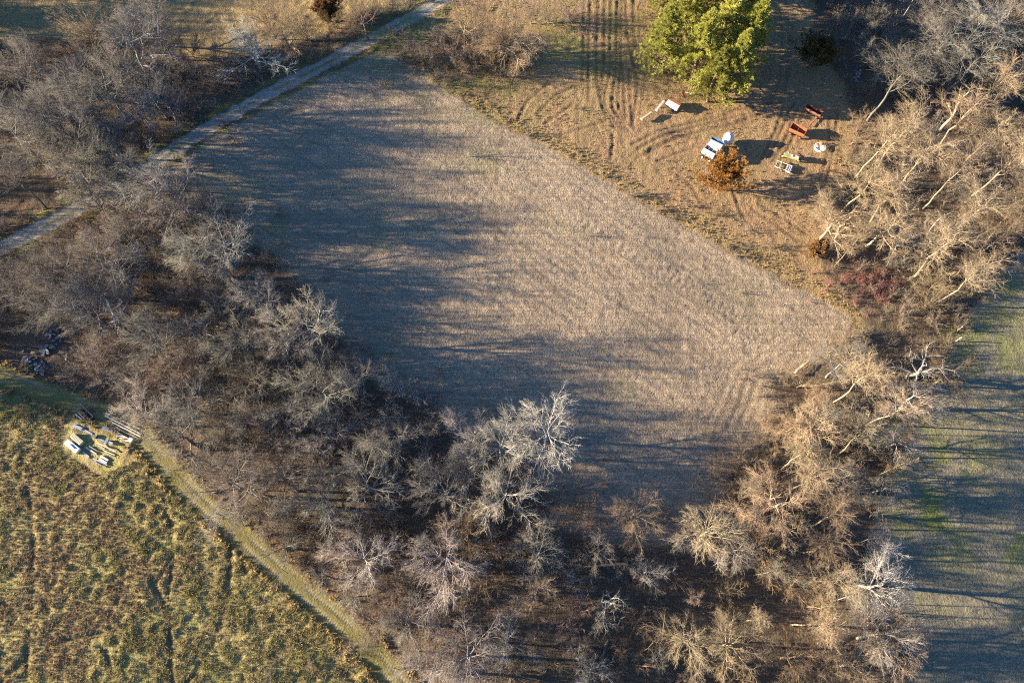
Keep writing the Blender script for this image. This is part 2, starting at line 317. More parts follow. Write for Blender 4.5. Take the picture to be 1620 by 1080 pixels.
BRUSH = brush_material('brush_twigs', (.24, .185, .13), (.25, .222, .188), (.195, .145, .10))

# ------------------------------------------------------------------ growing branches
def unit(v): return v/(np.linalg.norm(v, axis=-1, keepdims=True)+1e-9)
def frame(T):
    ref = np.where(np.abs(T[..., 2:3]) > .9, np.array([1., 0, 0]), np.array([0, 0, 1.]))
    U = unit(np.cross(T, ref)); return U, np.cross(T, U)
def tubes(P, R, s):
    n, k, _ = P.shape; T = unit(np.gradient(P, axis=1)); U, W = frame(T)
    a = np.arange(s)*2*math.pi/s
    ring = P[:, :, None]+R[:, :, None, None]*(np.cos(a)[None, None, :, None]*U[:, :, None]+np.sin(a)[None, None, :, None]*W[:, :, None])
    body = ring[:, :-1].reshape(n, -1, 3); V = np.concatenate([body, P[:, -1:]], 1); per = (k-1)*s+1
    tri = []
    for j in range(k-2):
        for i in range(s):
            p, q = j*s+i, j*s+(i+1) % s; tri += [(p, q, q+s), (p, q+s, p+s)]
    tip = (k-1)*s
    for i in range(s): tri.append(((k-2)*s+i, (k-2)*s+(i+1) % s, tip))
    T_ = np.array(tri)[None]+np.arange(n)[:, None, None]*per
    return V.reshape(-1, 3), T_.reshape(-1, 3)
def spawn(P, R, nc, t0, t1, ang, angsd, ratio, k, up, wig, rg, rmul=.6, rend=.3, rmin=.0, taper=.55):
    n, m, _ = P.shape; L = np.linalg.norm(np.diff(P, axis=1), axis=-1).sum(1)
    t = t0+(t1-t0)*(np.arange(nc)[None]+rg.random((n, nc)))/nc
    f = t*(m-1); i = np.minimum(f.astype(int), m-2); w = (f-i)[..., None]
    ii = np.arange(n)[:, None]
    S = P[ii, i]*(1-w)+P[ii, i+1]*w; T = unit(P[ii, i+1]-P[ii, i]); r0 = R[ii, i]*(1-w[..., 0])+R[ii, i+1]*w[..., 0]
    U, W = frame(T); az = np.arange(nc)[None]*2.4+rg.random((n, 1))*6.3+rg.normal(0, .5, (n, nc)); a = np.radians(rg.normal(ang, angsd, (n, nc)))
    D = np.cos(a)[..., None]*T+np.sin(a)[..., None]*(np.cos(az)[..., None]*U+np.sin(az)[..., None]*W)
    ln = L[:, None]*ratio*(1-taper*t)*rg.uniform(.65, 1.25, (n, nc)); st = (ln/(k-1))[..., None]
    pts = [S]; p = S
    for j in range(k-1):
        D = unit(D+np.array([0, 0, up])+rg.normal(0, wig, D.shape)); p = p+D*st; pts.append(p)
    P2 = np.stack(pts, 2).reshape(n*nc, k, 3); r0 = np.maximum(r0*rmul, rmin).reshape(-1)
    return P2, r0[:, None]*np.linspace(1, rend, k)[None]
def join(parts):
    V = []; T = []; o = 0
    for v, t in parts: V.append(v); T.append(t+o); o += len(v)
    return np.vstack(V), np.vstack(T)
def make_tree(style, seed):
    rg = np.random.default_rng(seed)
    c = dict(oak=dict(h=14, th=.60, r=.19, lean=.05, nl=10, l0=.36, la=56, lr=.85, lup=.07, nb=10, nbl=9, nt=11, b2=.55, wig=.15),
             tall=dict(h=17, th=.92, r=.112, lean=.05, nl=13, l0=.52, la=40, lr=.36, lup=.08, nb=9, nbl=8, nt=9, b2=.55, wig=.12),
             round=dict(h=11, th=.45, r=.16, lean=.06, nl=13, l0=.26, la=42, lr=1.2, lup=.03, nb=9, nbl=9, nt=10, b2=.42, wig=.09),
             multi=dict(h=8, th=.22, r=.12, lean=.08, nl=10, l0=.15, la=36, lr=3.4, lup=.02, nb=9, nbl=9, nt=10, b2=.34, wig=.08),
             dead=dict(h=11, th=.8, r=.22, lean=.12, nl=9, l0=.35, la=58, lr=.5, lup=.04, nb=6, nbl=5, nt=0, b2=.45, wig=.24))[style]
    h = c['h']; k = 8; z = np.linspace(0, h*c['th'], k)
    w = np.cumsum(rg.normal(0, c['lean']*h/k*1.2, (k, 2)), 0); w -= w[0]
    P = np.concatenate([w, z[:, None]], 1)[None]; R = (c['r']*np.array([1.35, 1., .92, .84, .74, .6, .45, .3]))[None]
    P[:, 0, 2] = -.5
    lim, rl = spawn(P, R, c['nl'], c['l0'], 1., c['la'], 10, c['lr'], 6, c['lup'], c['wig'], rg, .62, .3, taper=.45)
    br, rb = spawn(lim, rl, c['nb'], .15, 1., 36, 9, c['b2']*1.22, 5, .05, c['wig']*.9, rg, .6, .4, .02)
    bl, rbl = spawn(br, rb, c['nbl'], .12, 1., 32, 9, .58, 4, .03, c['wig']*.9, rg, .52, .5, .0095, taper=.45)
    trunk = join([tubes(P, R, 7), tubes(lim, rl, 5)])
    parts = [tubes(br, rb, 4), tubes(bl, rbl, 3)]
    if c['nt']:
        tw, rt = spawn(bl, rbl, max(5, c['nt']-4), .1, 1., 27, 9, .72, 2, .0, .0, rg, .45, .5, .0066, taper=.35); parts.append(tubes(tw, rt, 3))
        tw, rt = spawn(br, rb, 8, .2, 1., 32, 10, .42, 2, .0, .0, rg, .4, .5, .0066); parts.append(tubes(tw, rt, 3))
    V, T = join(parts); top = V[:, 2].max(); rad = np.percentile(np.hypot(V[:, 0], V[:, 1]), 88)
    return mesh_np('trunk', *trunk, BARK, True), mesh_np('crown', V, T, BARK), top, rad
PROTO = {}
for st, cnt in (('oak', 5), ('tall', 4), ('round', 3), ('multi', 3), ('dead', 3)):
    PROTO[st] = [make_tree(st, 100+17*i+len(st)*1000) for i in range(cnt)]

TREES = []                                                   # (x, y, radius)
TINTS = {'pale': (.40, .378, .342), 'grey': (.255, .242, .222), 'brown': (.23, .20, .165), 'cream': (.42, .34, .235), 'dark': (.19, .178, .16), 'white': (.60, .575, .535), 'tan': (.28, .215, .145), 'pink': (.31, .24, .20)}
TWORD = {'pale': 'pale grey', 'grey': 'grey', 'brown': 'brown', 'cream': 'cream barked', 'dark': 'dark grey', 'white': 'bright white barked', 'tan': 'tan', 'pink': 'pinkish brown'}
SWORD = {'oak': 'wide crowned tree', 'tall': 'tall slender tree', 'round': 'round headed tree', 'multi': 'many stemmed small tree', 'dead': 'dead snag'}
def whereof(x, y):
    xs, ys = np.array([x]), np.array([y])
    ft = float(seg_dist(xs, ys, TRACK)[0]); ff = -float(sdf(xs, ys, FIELD)[0]); fr = -float(sdf(xs, ys, RFIELD)[0]); fp = float(seg_dist(xs, ys, PATHC)[0]); fy = -float(sdf(xs, ys, YARD)[0]); fu = -float(sdf(xs, ys, UFIELD)[0])
    if ft < 6: return 'beside the gravel track'
    if fr < 5: return 'at the edge of the striped grey green field'
    if fp < 6: return 'beside the mown grass path'
    if ff < 5: return 'on the rim of the harvested field'
    if fy < 6: return 'bordering the yard of old wagons'
    if fu < 6 and x < 0: return 'on the rim of the golden stubble field'
    beyond = x < -20 and np.interp(x, TRACK[:, 0], TRACK[:, 1]) < y
    if beyond: return 'inside the wood beyond the gravel track'
    if y > 95 and x > 60: return 'inside the wood behind the yard of old wagons'
    if x > 35 and y > 12: return 'inside the wood strip between the two fields'
    if x < -35: return 'inside the wood between gravel track and mown path'
    return 'inside the wood below the harvested field'
def place_tree(style, x, y, h, wx=1., tint='grey', label=None, cat='tree', lean=None, jit=.14, width=None):
    tr, cr, h0, r0 = PROTO[style][random.randrange(len(PROTO[style]))]
    s = h/h0; sw = s*wx if width is None else width*.5/r0; root = empty({'dead': 'dead_tree', 'multi': 'many_stemmed_tree'}.get(style, 'bare_tree'), (x, y, gz1(x, y)), random.uniform(0, 6.28))
    e = Quaternion((0, 0, 1), random.uniform(0, 6.28))
    ax = Vector((random.gauss(0, 1), random.gauss(0, 1), 0)).normalized(); q = Quaternion(ax, abs(random.gauss(0, .05)))
    if lean: q = Vector((0, 0, 1)).rotation_difference(Vector((lean[0], lean[1], 1)))
    root.rotation_euler = (q @ e).to_euler(); root.scale = (sw, sw, s)
    v = 1+random.uniform(-jit, jit); c = tuple(min(a*v*(1+random.uniform(-.04, .04)), .9) for a in TINTS[tint])
    for nm, me in (('trunk', tr), ('crown', cr)):
        o = link(nm, me, root); o.color = (*[a*(.82 if style == 'tall' else 1) for a in c], 1) if nm == 'trunk' else (c[0]*.98, c[1]*.93, c[2]*.88, 1)
    w = whereof(x, y); size = 'small ' if h < 8 and style != 'multi' else ''
    tag(root, label or f'{size}{TWORD[tint]} bare {SWORD[style]} {w}', cat, None if label else 'bare trees '+w)
    TREES.append((x, y, h*.28*wx)); return root
def tree_px(style, px, py, d, tint, label=None, wx=1., hk=None, lean=None):
    """px, py: crown centre in the photo; d: crown width in photo pixels"""
    dm = d/ppm(px, py)*1.13
    asp = {'oak': 1.12, 'tall': 1.7, 'round': 1.05, 'multi': .9, 'dead': 1.35}[style]
    h = min(max(dm*asp, 4.), 18.5)
    if hk: h = hk
    zc = h*{'oak': .62, 'tall': .72, 'round': .6, 'multi': .55, 'dead': .6}[style]
    p = G(px, py, zc); return place_tree(style, p.x, p.y, h, wx, tint, label, lean=lean, width=dm if style != 'tall' else dm*.85)
UL = None
HAND = [
 # beyond the track
 ('oak',30,105,75,'grey'),('oak',140,45,85,'tan'),('oak',195,58,105,'grey'),('round',228,22,80,'grey'),('oak',60,172,95,'grey'),('oak',112,166,95,'grey'),('oak',160,128,95,'grey'),('oak',212,165,70,'pale'),('oak',235,140,75,'grey'),('multi',270,92,60,'brown'),('round',262,165,60,'grey'),('multi',332,112,55,'pink'),
 ('oak',450,45,72,'tan'),('multi',478,36,60,'brown'),('oak',572,20,62,'tan'),('oak',20,205,95,'grey'),('oak',72,215,90,'grey'),('oak',115,235,95,'brown'),('round',160,212,75,'grey'),('oak',175,255,85,'grey'),('oak',128,278,76,'pale'),('oak',185,300,66,'grey'),('multi',292,62,60,'brown'),('multi',300,150,60,'brown'),('round',86,118,70,'grey'),('tall',15,275,60,'dark'),('oak',420,20,60,'tan'),('multi',525,20,50,'tan'),
 # between the track and the mown path
 ('oak',232,288,88,'pale'),('oak',275,312,90,'grey'),('round',218,345,66,'grey'),('oak',70,432,95,'dark'),('oak',142,402,82,'grey'),('oak',185,420,85,'grey'),('oak',28,442,80,'dark'),('round',195,366,65,'grey'),('oak',92,470,90,'grey'),('oak',140,492,85,'grey'),
 ('oak',300,402,88,'grey'),('round',395,462,60,'pale'),('round',352,490,62,'grey'),('oak',422,472,75,'grey'),('oak',445,545,85,'grey'),('oak',482,510,95,'pale'),('oak',250,540,85,'grey'),('round',292,552,80,'brown'),('multi',335,562,75,'brown'),('oak',382,542,85,'grey'),('multi',200,560,80,'grey'),('multi',160,592,80,'brown'),('multi',130,560,60,'pale'),
 ('oak',295,632,85,'grey'),('multi',350,640,75,'pink'),('oak',502,620,105,'grey'),('oak',455,662,85,'grey'),('round',430,692,80,'pink'),('oak',522,682,85,'grey'),('oak',562,592,80,'grey'),('round',630,612,60,'pale'),('multi',668,622,60,'grey'),('oak',625,692,82,'grey'),('multi',680,640,60,'grey'),('oak',400,600,80,'brown'),('multi',565,650,70,'brown'),
 # below the field
 ('oak',742,690,75,'pale'),('oak',790,700,90,'pale'),('oak',582,762,100,'grey'),('multi',652,770,55,'pink'),('oak',702,772,90,'grey'),('oak',745,755,85,'grey'),('oak',795,770,105,'pale'),('multi',785,855,66,'pink'),('oak',572,892,98,'pale'),('multi',560,940,60,'pale'),('round',918,812,62,'tan'),('oak',1002,812,80,'tan'),('round',1022,905,52,'pale'),('multi',908,918,55,'pale'),
 ('multi',1012,985,52,'tan'),('oak',640,985,80,'grey'),('round',800,1015,72,'pale'),('multi',690,990,70,'pink'),('oak',742,1035,100,'grey'),('round',932,1062,60,'pale'),('multi',1002,1050,75,'tan'),('oak',850,870,75,'grey'),('multi',880,990,60,'pink'),('oak',680,1060,90,'grey'),('multi',620,930,70,'pink'),('round',505,790,90,'grey'),('oak',450,760,90,'brown'),('multi',530,850,75,'pink'),
 # wood strip between the two fields
 ('tall',1130,845,95,'cream'),('tall',1092,1005,85,'cream'),('oak',1160,1022,88,'cream'),('oak',1235,795,105,'cream'),('tall',1290,748,75,'cream'),('tall',1265,720,70,'cream'),('oak',1405,768,60,'pale'),('tall',1322,815,70,'tan'),('tall',1305,860,70,'tan'),('tall',1325,910,75,'cream'),('multi',1150,942,60,'tan'),('multi',1262,925,65,'tan'),('tall',1290,985,70,'cream'),('oak',1395,1008,105,'pale'),('oak',1255,1042,70,'tan'),('oak',1352,1055,80,'cream'),('oak',1425,1035,80,'cream'),
 ('multi',1325,545,80,'tan'),('multi',1375,560,60,'tan'),('tall',1365,600,75,'cream'),('tall',1420,640,70,'cream'),('oak',1452,628,70,'pale'),('oak',1500,592,62,'tan'),('multi',1240,690,90,'tan'),('tall',1300,672,80,'cream'),('tall',1375,690,75,'cream'),('oak',1432,692,62,'pale'),('multi',1190,735,80,'tan'),('oak',1085,850,60,'grey'),('tall',1255,665,70,'tan'),('round',1210,860,70,'tan'),('tall',1310,955,60,'tan'),
 # behind the yard
 ('tall',1400,215,90,'cream'),('tall',1445,190,85,'cream'),('tall',1475,230,85,'cream'),('tall',1520,265,80,'cream'),('tall',1540,170,80,'cream'),('tall',1590,190,90,'cream'),('tall',1600,250,85,'cream'),('tall',1380,270,85,'cream'),('tall',1430,290,80,'cream'),('oak',1325,340,85,'cream'),('oak',1405,350,85,'cream'),('tall',1560,330,85,'cream'),('tall',1510,380,85,'cream'),('tall',1610,330,85,'tan'),('tall',1570,385,80,'tan'),('multi',1490,440,60,'tan'),('tall',1540,430,70,'cream'),('multi',1480,470,55,'tan'),
 ('tall',1420,120,95,'dark'),('tall',1500,70,90,'grey'),('tall',1540,90,85,'grey'),('oak',1410,90,75,'dark'),('tall',1560,40,90,'pale'),('tall',1480,30,80,'dark'),('oak',1600,20,80,'grey'),('oak',1360,20,70,'dark'),('oak',1420,15,70,'dark'),('tall',1580,120,80,'cream'),('multi',1365,200,70,'tan'),('multi',1345,240,60,'tan'),  # dark and grey tints put the shade of the upper right corner into the bark
 # thicket beside the tip of the field
 ('oak',735,38,60,'tan'),('multi',690,48,45,'brown'),('multi',728,95,45,'tan'),('round',790,60,60,'tan'),('multi',830,85,50,'tan'),('multi',665,85,40,'pink'),('multi',640,52,40,'brown'),('multi',800,105,40,'brown'),('multi',745,75,55,'pink'),('multi',712,72,55,'pink'),('multi',680,70,50,'brown'),('multi',775,88,50,'tan'),('multi',650,68,45,'brown'),('multi',760,60,60,'brown'),('multi',870,10,50,'pink'),('multi',905,12,50,'pink'),('multi',840,15,45,'brown')]
for it in HAND: tree_px(*it)
tree_px('oak', 868, 672, 118, 'white', 'bright white barked bare tree with heavy limbs reaching over the harvested field', hk=14.5)
tree_px('round', 396, 68, 84, 'white', 'pale silvery round bare tree with dense twigs beside the golden stubble field', hk=11.5)
tree_px('oak', 352, 385, 110, 'pale', 'large pale bare tree with fanned twigs at the west rim of the harvested field', hk=13)
tree_px('oak', 812, 62, 95, 'cream', 'cream wide crowned bare tree in the thicket between track and yard', hk=11)
tree_px('oak', 705, 885, 108, 'pale', 'pale wide crowned bare tree alone among brown leaves below the harvested field', hk=12)
tree_px('oak', 1392, 918, 92, 'white', 'forked white barked tree leaning out over the striped grey green field', hk=14)
tree_px('oak', 238, 655, 75, 'pale', 'pale bare tree leaning over the mown path beside the lumber piles', hk=11, lean=(-.25, .05))
tree_px('oak', 385, 770, 120, 'dark', 'dark limbed spreading tree leaning over the mown grass path', hk=13, lean=(-.3, .05))
tree_px('oak', 290, 690, 110, 'dark', 'dark limbed spreading tree beside the long pale poles', hk=13, lean=(-.2, .0))
tree_px('dead', 180, 492, 45, 'white', 'dead white snag standing among grey trees near the rubble heap', hk=11)
tree_px('dead', 312, 522, 42, 'pale', 'dead pale snag with stubby limbs amid brown brush', hk=9)
tree_px('dead', 955, 945, 60, 'grey', 'dead grey tree with broken limbs near the fallen log', hk=8)
tree_px('dead', 1345, 350, 50, 'cream', 'dead pale tree with bent limbs by the yard corner', hk=11)
tree_px('dead', 1525, 160, 45, 'cream', 'dead cream barked tree with few branches behind the yard', hk=15)
tree_px('dead', 1470, 575, 80, 'pale', 'dead pale tree with twisted limbs by the two fence posts', hk=12)

# filler: the woods go on between the trees picked out above, and on past the left and upper edges of the picture
def fill(poly, n, mind, styles, tints, seed, hr, holes=()):
    rg = random.Random(seed); P = GP(poly); x0, y0 = P.min(0); x1, y1 = P.max(0); got = 0; tries = 0
    while got < n and tries < n*60:
        tries += 1; x, y = rg.uniform(x0, x1), rg.uniform(y0, y1)
        if not inside(np.array([x]), np.array([y]), P)[0]: continue
        if any(math.hypot(x-h[0].x, y-h[0].y) < h[1] for h in holes): continue
        if seg_dist(np.array([x]), np.array([y]), TRACK)[0] < (6.5 if x < -55 else 4): continue
        if any((x-t[0])**2+(y-t[1])**2 < (mind*rg.uniform(.75, 1.2))**2 for t in TREES): continue
        place_tree(rg.choice(styles), x, y, rg.uniform(*hr), rg.uniform(.85, 1.15), rg.choice(tints)); got += 1
HOLES = [(G(55, 300), 7), (G(60, 570), 9), (G(20, 560), 8)]
W1 = [(-330, 20), (0, 95), (110, 90), (190, 70), (280, 85), (380, 100), (440, 95), (350, 168), (250, 232), (190, 272), (100, 322), (0, 370), (-330, 500)]
W2 = [(-330, 530), (0, 408), (110, 355), (215, 300), (255, 295), (300, 340), (370, 380), (420, 430), (470, 480), (520, 535), (560, 585), (550, 800), (470, 880), (400, 830), (330, 770), (280, 715), (240, 655), (205, 615), (130, 590), (60, 565), (-330, 515)]
W3 = [(560, 585), (640, 640), (700, 695), (790, 730), (860, 785), (885, 830), (980, 865), (1055, 895), (1100, 870), (1120, 1120), (670, 1120), (630, 1030), (545, 945), (470, 880), (540, 800)]
W4 = [(1100, 870), (1150, 800), (1190, 750), (1205, 690), (1230, 625), (1300, 580), (1345, 515), (1420, 510), (1490, 560), (1470, 620), (1425, 720), (1380, 800), (1355, 870), (1380, 960), (1390, 1120), (1120, 1120)]
W5 = [(1350, -60), (1800, -60), (1800, 290), (1640, 370), (1580, 415), (1530, 490), (1420, 505), (1340, 480), (1300, 400), (1330, 330), (1355, 250), (1365, 190), (1340, 110)]
fill(W1, 44, 4.6, ['oak', 'oak', 'round', 'multi', 'tall'], ['grey', 'grey', 'brown', 'dark'], 3, (8, 14), HOLES)
fill([(-420, -120), (-30, -20), (-25, 60), (-330, 40)], 26, 4.5, ['oak', 'round'], ['grey'], 13, (13, 17))
fill([(-330, 560), (-40, 588), (-40, 625), (-330, 640)], 8, 4.5, ['oak', 'round'], ['grey'], 14, (10, 13))
fill(W2, 44, 4.3, ['oak', 'round', 'multi', 'multi', 'tall'], ['grey', 'grey', 'brown', 'pink', 'dark'], 4, (7, 13), HOLES)
fill(W3, 30, 4.5, ['oak', 'multi', 'multi', 'round', 'tall'], ['grey', 'brown', 'pink', 'tan'], 5, (5, 11))
fill([(600, 900), (860, 820), (1060, 905), (1110, 1100), (660, 1100)], 14, 3.2, ['multi', 'round', 'multi'], ['pale', 'tan', 'pink', 'grey'], 15, (3.5, 6))
fill(W4, 26, 4.3, ['tall', 'tall', 'multi', 'oak'], ['cream', 'tan', 'brown', 'pale', 'grey'], 6, (8, 15), [(G(1430, 530), 13), (G(1370, 535), 11), (G(1480, 525), 10)])
fill(W5, 30, 4.8, ['tall', 'tall', 'tall', 'multi'], ['cream', 'tan', 'brown', 'grey', 'pale'], 7, (10, 17), [(G(1430, 515), 13), (G(1370, 515), 9), (G(1500, 510), 10)])

# ------------------------------------------------------------------ evergreens
def needle_burst(rg, C, D, n, size, w, fan=1.15):
    """n blades fanned about D at every centre C"""
    m = len(C); U, W = frame(D); a = rg.uniform(0, 6.28, (m, n)); sp = rg.uniform(.1, fan, (m, n))
    d = unit(D[:, None]+sp[..., None]*(np.cos(a)[..., None]*U[:, None]+np.sin(a)[..., None]*W[:, None]))
    L = size*rg.uniform(.6, 1.2, (m, n))[..., None]; side = unit(np.cross(d, rg.normal(0, 1, d.shape)))*w
    b = C[:, None]+d*L*.12; t = C[:, None]+d*L
    V = np.stack([b-side, b+side, t+side*.5, t-side*.5], 2).reshape(-1, 3)
    i = np.arange(m*n)[:, None]*4; return V, np.concatenate([i+np.array([[0, 1, 2]]), i+np.array([[0, 2, 3]])], 1).reshape(-1, 3)
def make_pine(seed, h=18.):
    rg = np.random.default_rng(seed)
    k = 8; P = np.concatenate([np.cumsum(rg.normal(0, .08, (k, 2)), 0), np.linspace(-.4, h, k)[:, None]], 1)[None]; R = np.linspace(.38, .04, k)[None]
    limbs = []; Rs = []
    z = 2.0
    while z < h-.4:
        f = z/h; prof = 5.2*(1-f)**.9*(.6+.4*min(1, f/.15)); nb = 8 if f < .8 else 5
        for j in range(nb):
            a = rg.uniform(0, 6.28); L = prof*rg.uniform(.6, 1.2)+.35; el = .05+.75*f+rg.normal(0, .1); p = np.array([0, 0, z+rg.normal(0, .1)]); d = np.array([math.cos(a)*math.cos(el), math.sin(a)*math.cos(el), math.sin(el)])
            pts = [p]
            for s_ in range(4): d = unit(d+np.array([0, 0, .09])+rg.normal(0, .07, 3)); p = p+d*L/4; pts.append(p)
            limbs.append(pts); Rs.append(np.linspace(.03+.012*L, .012, 5))
        z += 1.0*(1-.35*f)
    limbs = np.array(limbs); Rs = np.array(Rs)
    sh, rs = spawn(limbs, Rs, 9, .2, 1., 42, 8, .30, 3, .12, .06, rg, .6, .5, .01)
    tips = np.concatenate([sh[:, 2], limbs[:, 4]]); dirs = unit(unit(np.concatenate([sh[:, 2]-sh[:, 1], limbs[:, 4]-limbs[:, 3]]))+np.array([0, 0, .25]))
    crown = needle_burst(rg, tips-dirs*.25, dirs, 20, .62, .03, .75)
    trunk = join([tubes(P, R, 8), tubes(limbs, Rs, 3)])
    return mesh_np('trunk', *trunk, BARK, True), mesh_np('crown', *crown, PINE), h
PINES = [make_pine(s) for s in (301, 302, 303)]
PSPOTS = [(1052, 62, 17, 'nearest the sunlit grass ruts'), (1085, 20, 18, 'deep in the pine clump'), (1110, 78, 18, 'at the front of the pine clump'), (1150, 45, 19, 'in the middle of the pine clump'), (1165, 105, 17, 'above the lane bend'), (1190, 60, 18, 'along the dark lane'),
          (1135, 118, 14, 'facing the white wagons'), (1125, -10, 19, 'behind the pine clump'), (1180, 5, 18, 'along the far end of the dark lane'), (1055, -20, 17, 'behind the grass ruts'), (1090, -70, 19, 'beyond'), (1150, -75, 19, 'beyond'), (1205, -60, 18, 'beyond')]
for i, (px, py, h, w) in enumerate(PSPOTS):
    h *= 1.12; p = G(px, py, h*.5); tr, cr, h0 = PINES[i % 3]; root = empty('pine_tree', (p.x, p.y, gz1(p.x, p.y)), random.uniform(0, 6.28)); s = h/h0; root.scale = (s*1.22, s*1.22, s)
    for nm, me in (('trunk', tr), ('crown', cr)): o = link(nm, me, root); o.color = (.2, .15, .11, 1)
    tag(root, f'yellow green pine tree {w}' if w != 'beyond' else 'yellow green pine tree furthest up the dark lane', 'pine tree', 'pine trees in the clump by the yard')
def make_cedar(name, px, py, d, h, mat, label, seed, n=2600):
    rg = np.random.default_rng(seed); dm = d/ppm(px, py); p = G(px, py, h*.45); r = dm/2
    root = empty('cedar_tree', (p.x, p.y, gz1(p.x, p.y)))
    P = np.array([[[0, 0, -.3], [.05, 0, h*.3], [0, .05, h*.6], [0, 0, h*.92]]]); R = np.array([[.22, .16, .1, .03]])
    lim, rl = spawn(P, R, 60, .05, .98, 58, 12, r/h*1.75, 5, .16, .06, rg, .35, .3, taper=.62)
    sh, rs = spawn(lim, rl, 9, .2, 1., 40, 12, .36, 3, .25, .08, rg, .6, .5, .01)
    C = np.concatenate([sh[:, 1], sh[:, 2], lim[:, 4], lim[:, 3]]); D = unit(np.concatenate([sh[:, 1]-sh[:, 0], sh[:, 2]-sh[:, 1], lim[:, 4]-lim[:, 3], lim[:, 3]-lim[:, 2]])+np.array([0, 0, .35]))
    o = link('trunk', mesh_np('trunk', *join([tubes(P, R, 7), tubes(lim, rl, 3)]), BARK, True), root); o.color = (.22, .14, .09, 1)
    link('crown', mesh_np('crown', *needle_burst(rg, C, D, 22, .55, .035), mat), root)
    tag(root, label, 'cedar tree'); return root
make_cedar('cedar', 1141, 287, 68, 6.4, CEDAR, 'orange brown bushy cedar beside the two white wagons', 401)
make_cedar('cedar', 1288, 92, 54, 6.0, DCEDAR, 'dark reddish cedar in the shade beside the farm lane', 402)
DULL = leaf_material('dull_orange_sprays', (.24, .13, .05), (.29, .17, .07), (.20, .13, .06), .2, .8)
make_cedar('cedar', 1292, 395, 22, 2.6, DULL, 'small orange cedar bush at the corner of the yard', 403)
make_cedar('cedar', 518, 22, 36, 4.2, DULL, 'orange leaved bush beside the gravel track', 404)

# ------------------------------------------------------------------ scattered plants nobody could count
def scatter(name, pts, protos, smin, smax, label, cat, tilt=.12, seed=1, zoff=-.03):
    rg = np.random.default_rng(seed); n = len(pts)
    V = np.column_stack([pts, gz(pts[:, 0], pts[:, 1])+zoff]).astype(np.float32)
    me = bpy.data.meshes.new(name); me.vertices.add(n); me.vertices.foreach_set('co', V.ravel()); me.update()
    a = me.attributes.new('turn', 'FLOAT_VECTOR', 'POINT'); a.data.foreach_set('vector', np.column_stack([rg.normal(0, tilt, n), rg.normal(0, tilt, n), rg.uniform(0, 6.28, n)]).astype(np.float32).ravel())
    a = me.attributes.new('size', 'FLOAT', 'POINT'); a.data.foreach_set('value', rg.uniform(smin, smax, n).astype(np.float32))
    a = me.attributes.new('pick', 'INT', 'POINT'); a.data.foreach_set('value', rg.integers(0, len(protos), n).astype(np.int32))
    coll = bpy.data.collections.new(name+'_kinds')
    for i, pm in enumerate(protos): coll.objects.link(bpy.data.objects.new(f'{name}_kind_{i}', pm))
    o = link(name, me); g = bpy.data.node_groups.new(name, 'GeometryNodeTree')
    g.interface.new_socket('Geometry', in_out='INPUT', socket_type='NodeSocketGeometry'); g.interface.new_socket('Geometry', in_out='OUTPUT', socket_type='NodeSocketGeometry')
    N = g.nodes; i_, o_ = N.new('NodeGroupInput'), N.new('NodeGroupOutput'); ip = N.new('GeometryNodeInstanceOnPoints'); ci = N.new('GeometryNodeCollectionInfo')
    ci.inputs[0].default_value = coll; ci.inputs['Separate Children'].default_value = True; ci.inputs['Reset Children'].default_value = True
    def attr(nm, ty):
        x = N.new('GeometryNodeInputNamedAttribute'); x.data_type = ty; x.inputs[0].default_value = nm; return x.outputs[0]
    L = g.links.new; L(i_.outputs[0], ip.inputs['Points']); L(ci.outputs[0], ip.inputs['Instance']); ip.inputs['Pick Instance'].default_value = True
    L(attr('pick', 'INT'), ip.inputs['Instance Index']); L(attr('turn', 'FLOAT_VECTOR'), ip.inputs['Rotation']); L(attr('size', 'FLOAT'), ip.inputs['Scale']); L(ip.outputs[0], o_.inputs[0])
    o.modifiers.new('scatter', 'NODES').node_group = g
    return tag(o, label, cat, kind='stuff')
def tuft_mesh(name, seed, mat, nb, hh, spread, w):
    rg = np.random.default_rng(seed); a = rg.uniform(0, 6.28, nb); r = rg.uniform(0, spread, nb); L = hh*rg.uniform(.55, 1.15, nb); b = rg.uniform(.25, .95, nb)
    base = np.column_stack([np.cos(a)*r, np.sin(a)*r, np.zeros(nb)]); d = np.column_stack([np.cos(a), np.sin(a), np.zeros(nb)]); s = np.column_stack([-np.sin(a), np.cos(a), np.zeros(nb)])*w
    m = base+d*(L*b*.35)[:, None]+np.array([0, 0, 1])*(L*.62)[:, None]; t = base+d*(L*b)[:, None]+np.array([0, 0, 1])*(L*(1-.45*b))[:, None]
    V = np.stack([base-s, base+s, m+s, m-s, t], 1).reshape(-1, 3); i = np.arange(nb)[:, None]*5
    return mesh_np(name, V, np.concatenate([i+np.array([[0, 1, 2]]), i+np.array([[0, 2, 3]]), i+np.array([[3, 2, 4]])], 1).reshape(-1, 3), mat)
def bramble_mesh(name, seed, mat, h=1.8):
    rg = np.random.default_rng(seed); P = np.array([[[0, 0, -.2], [0, 0, .0], [0, 0, .25]]]); R = np.array([[.04, .04, .03]])
    st, rs = spawn(P, R, 11, .3, 1., 34, 14, h/.45, 4, .02, .1, rg, .55, .4, .014, taper=.1); b, rb = spawn(st, rs, 7, .15, 1., 40, 14, .45, 3, .04, .1, rg, .6, .5, .009); t, rt = spawn(b, rb, 6, .1, 1., 38, 14, .55, 2, 0, 0, rg, .6, .3, .008)
    return mesh_np(name, *join([tubes(st, rs, 3), tubes(b, rb, 3), tubes(t, rt, 3)]), mat)
def pts_in(mask_fn, box, n, seed):
    rg = np.random.default_rng(seed); x = rg.uniform(box[0], box[1], n); y = rg.uniform(box[2], box[3], n)
    k = mask_fn(x, y, rg.random(n)); return np.column_stack([x[k], y[k]])
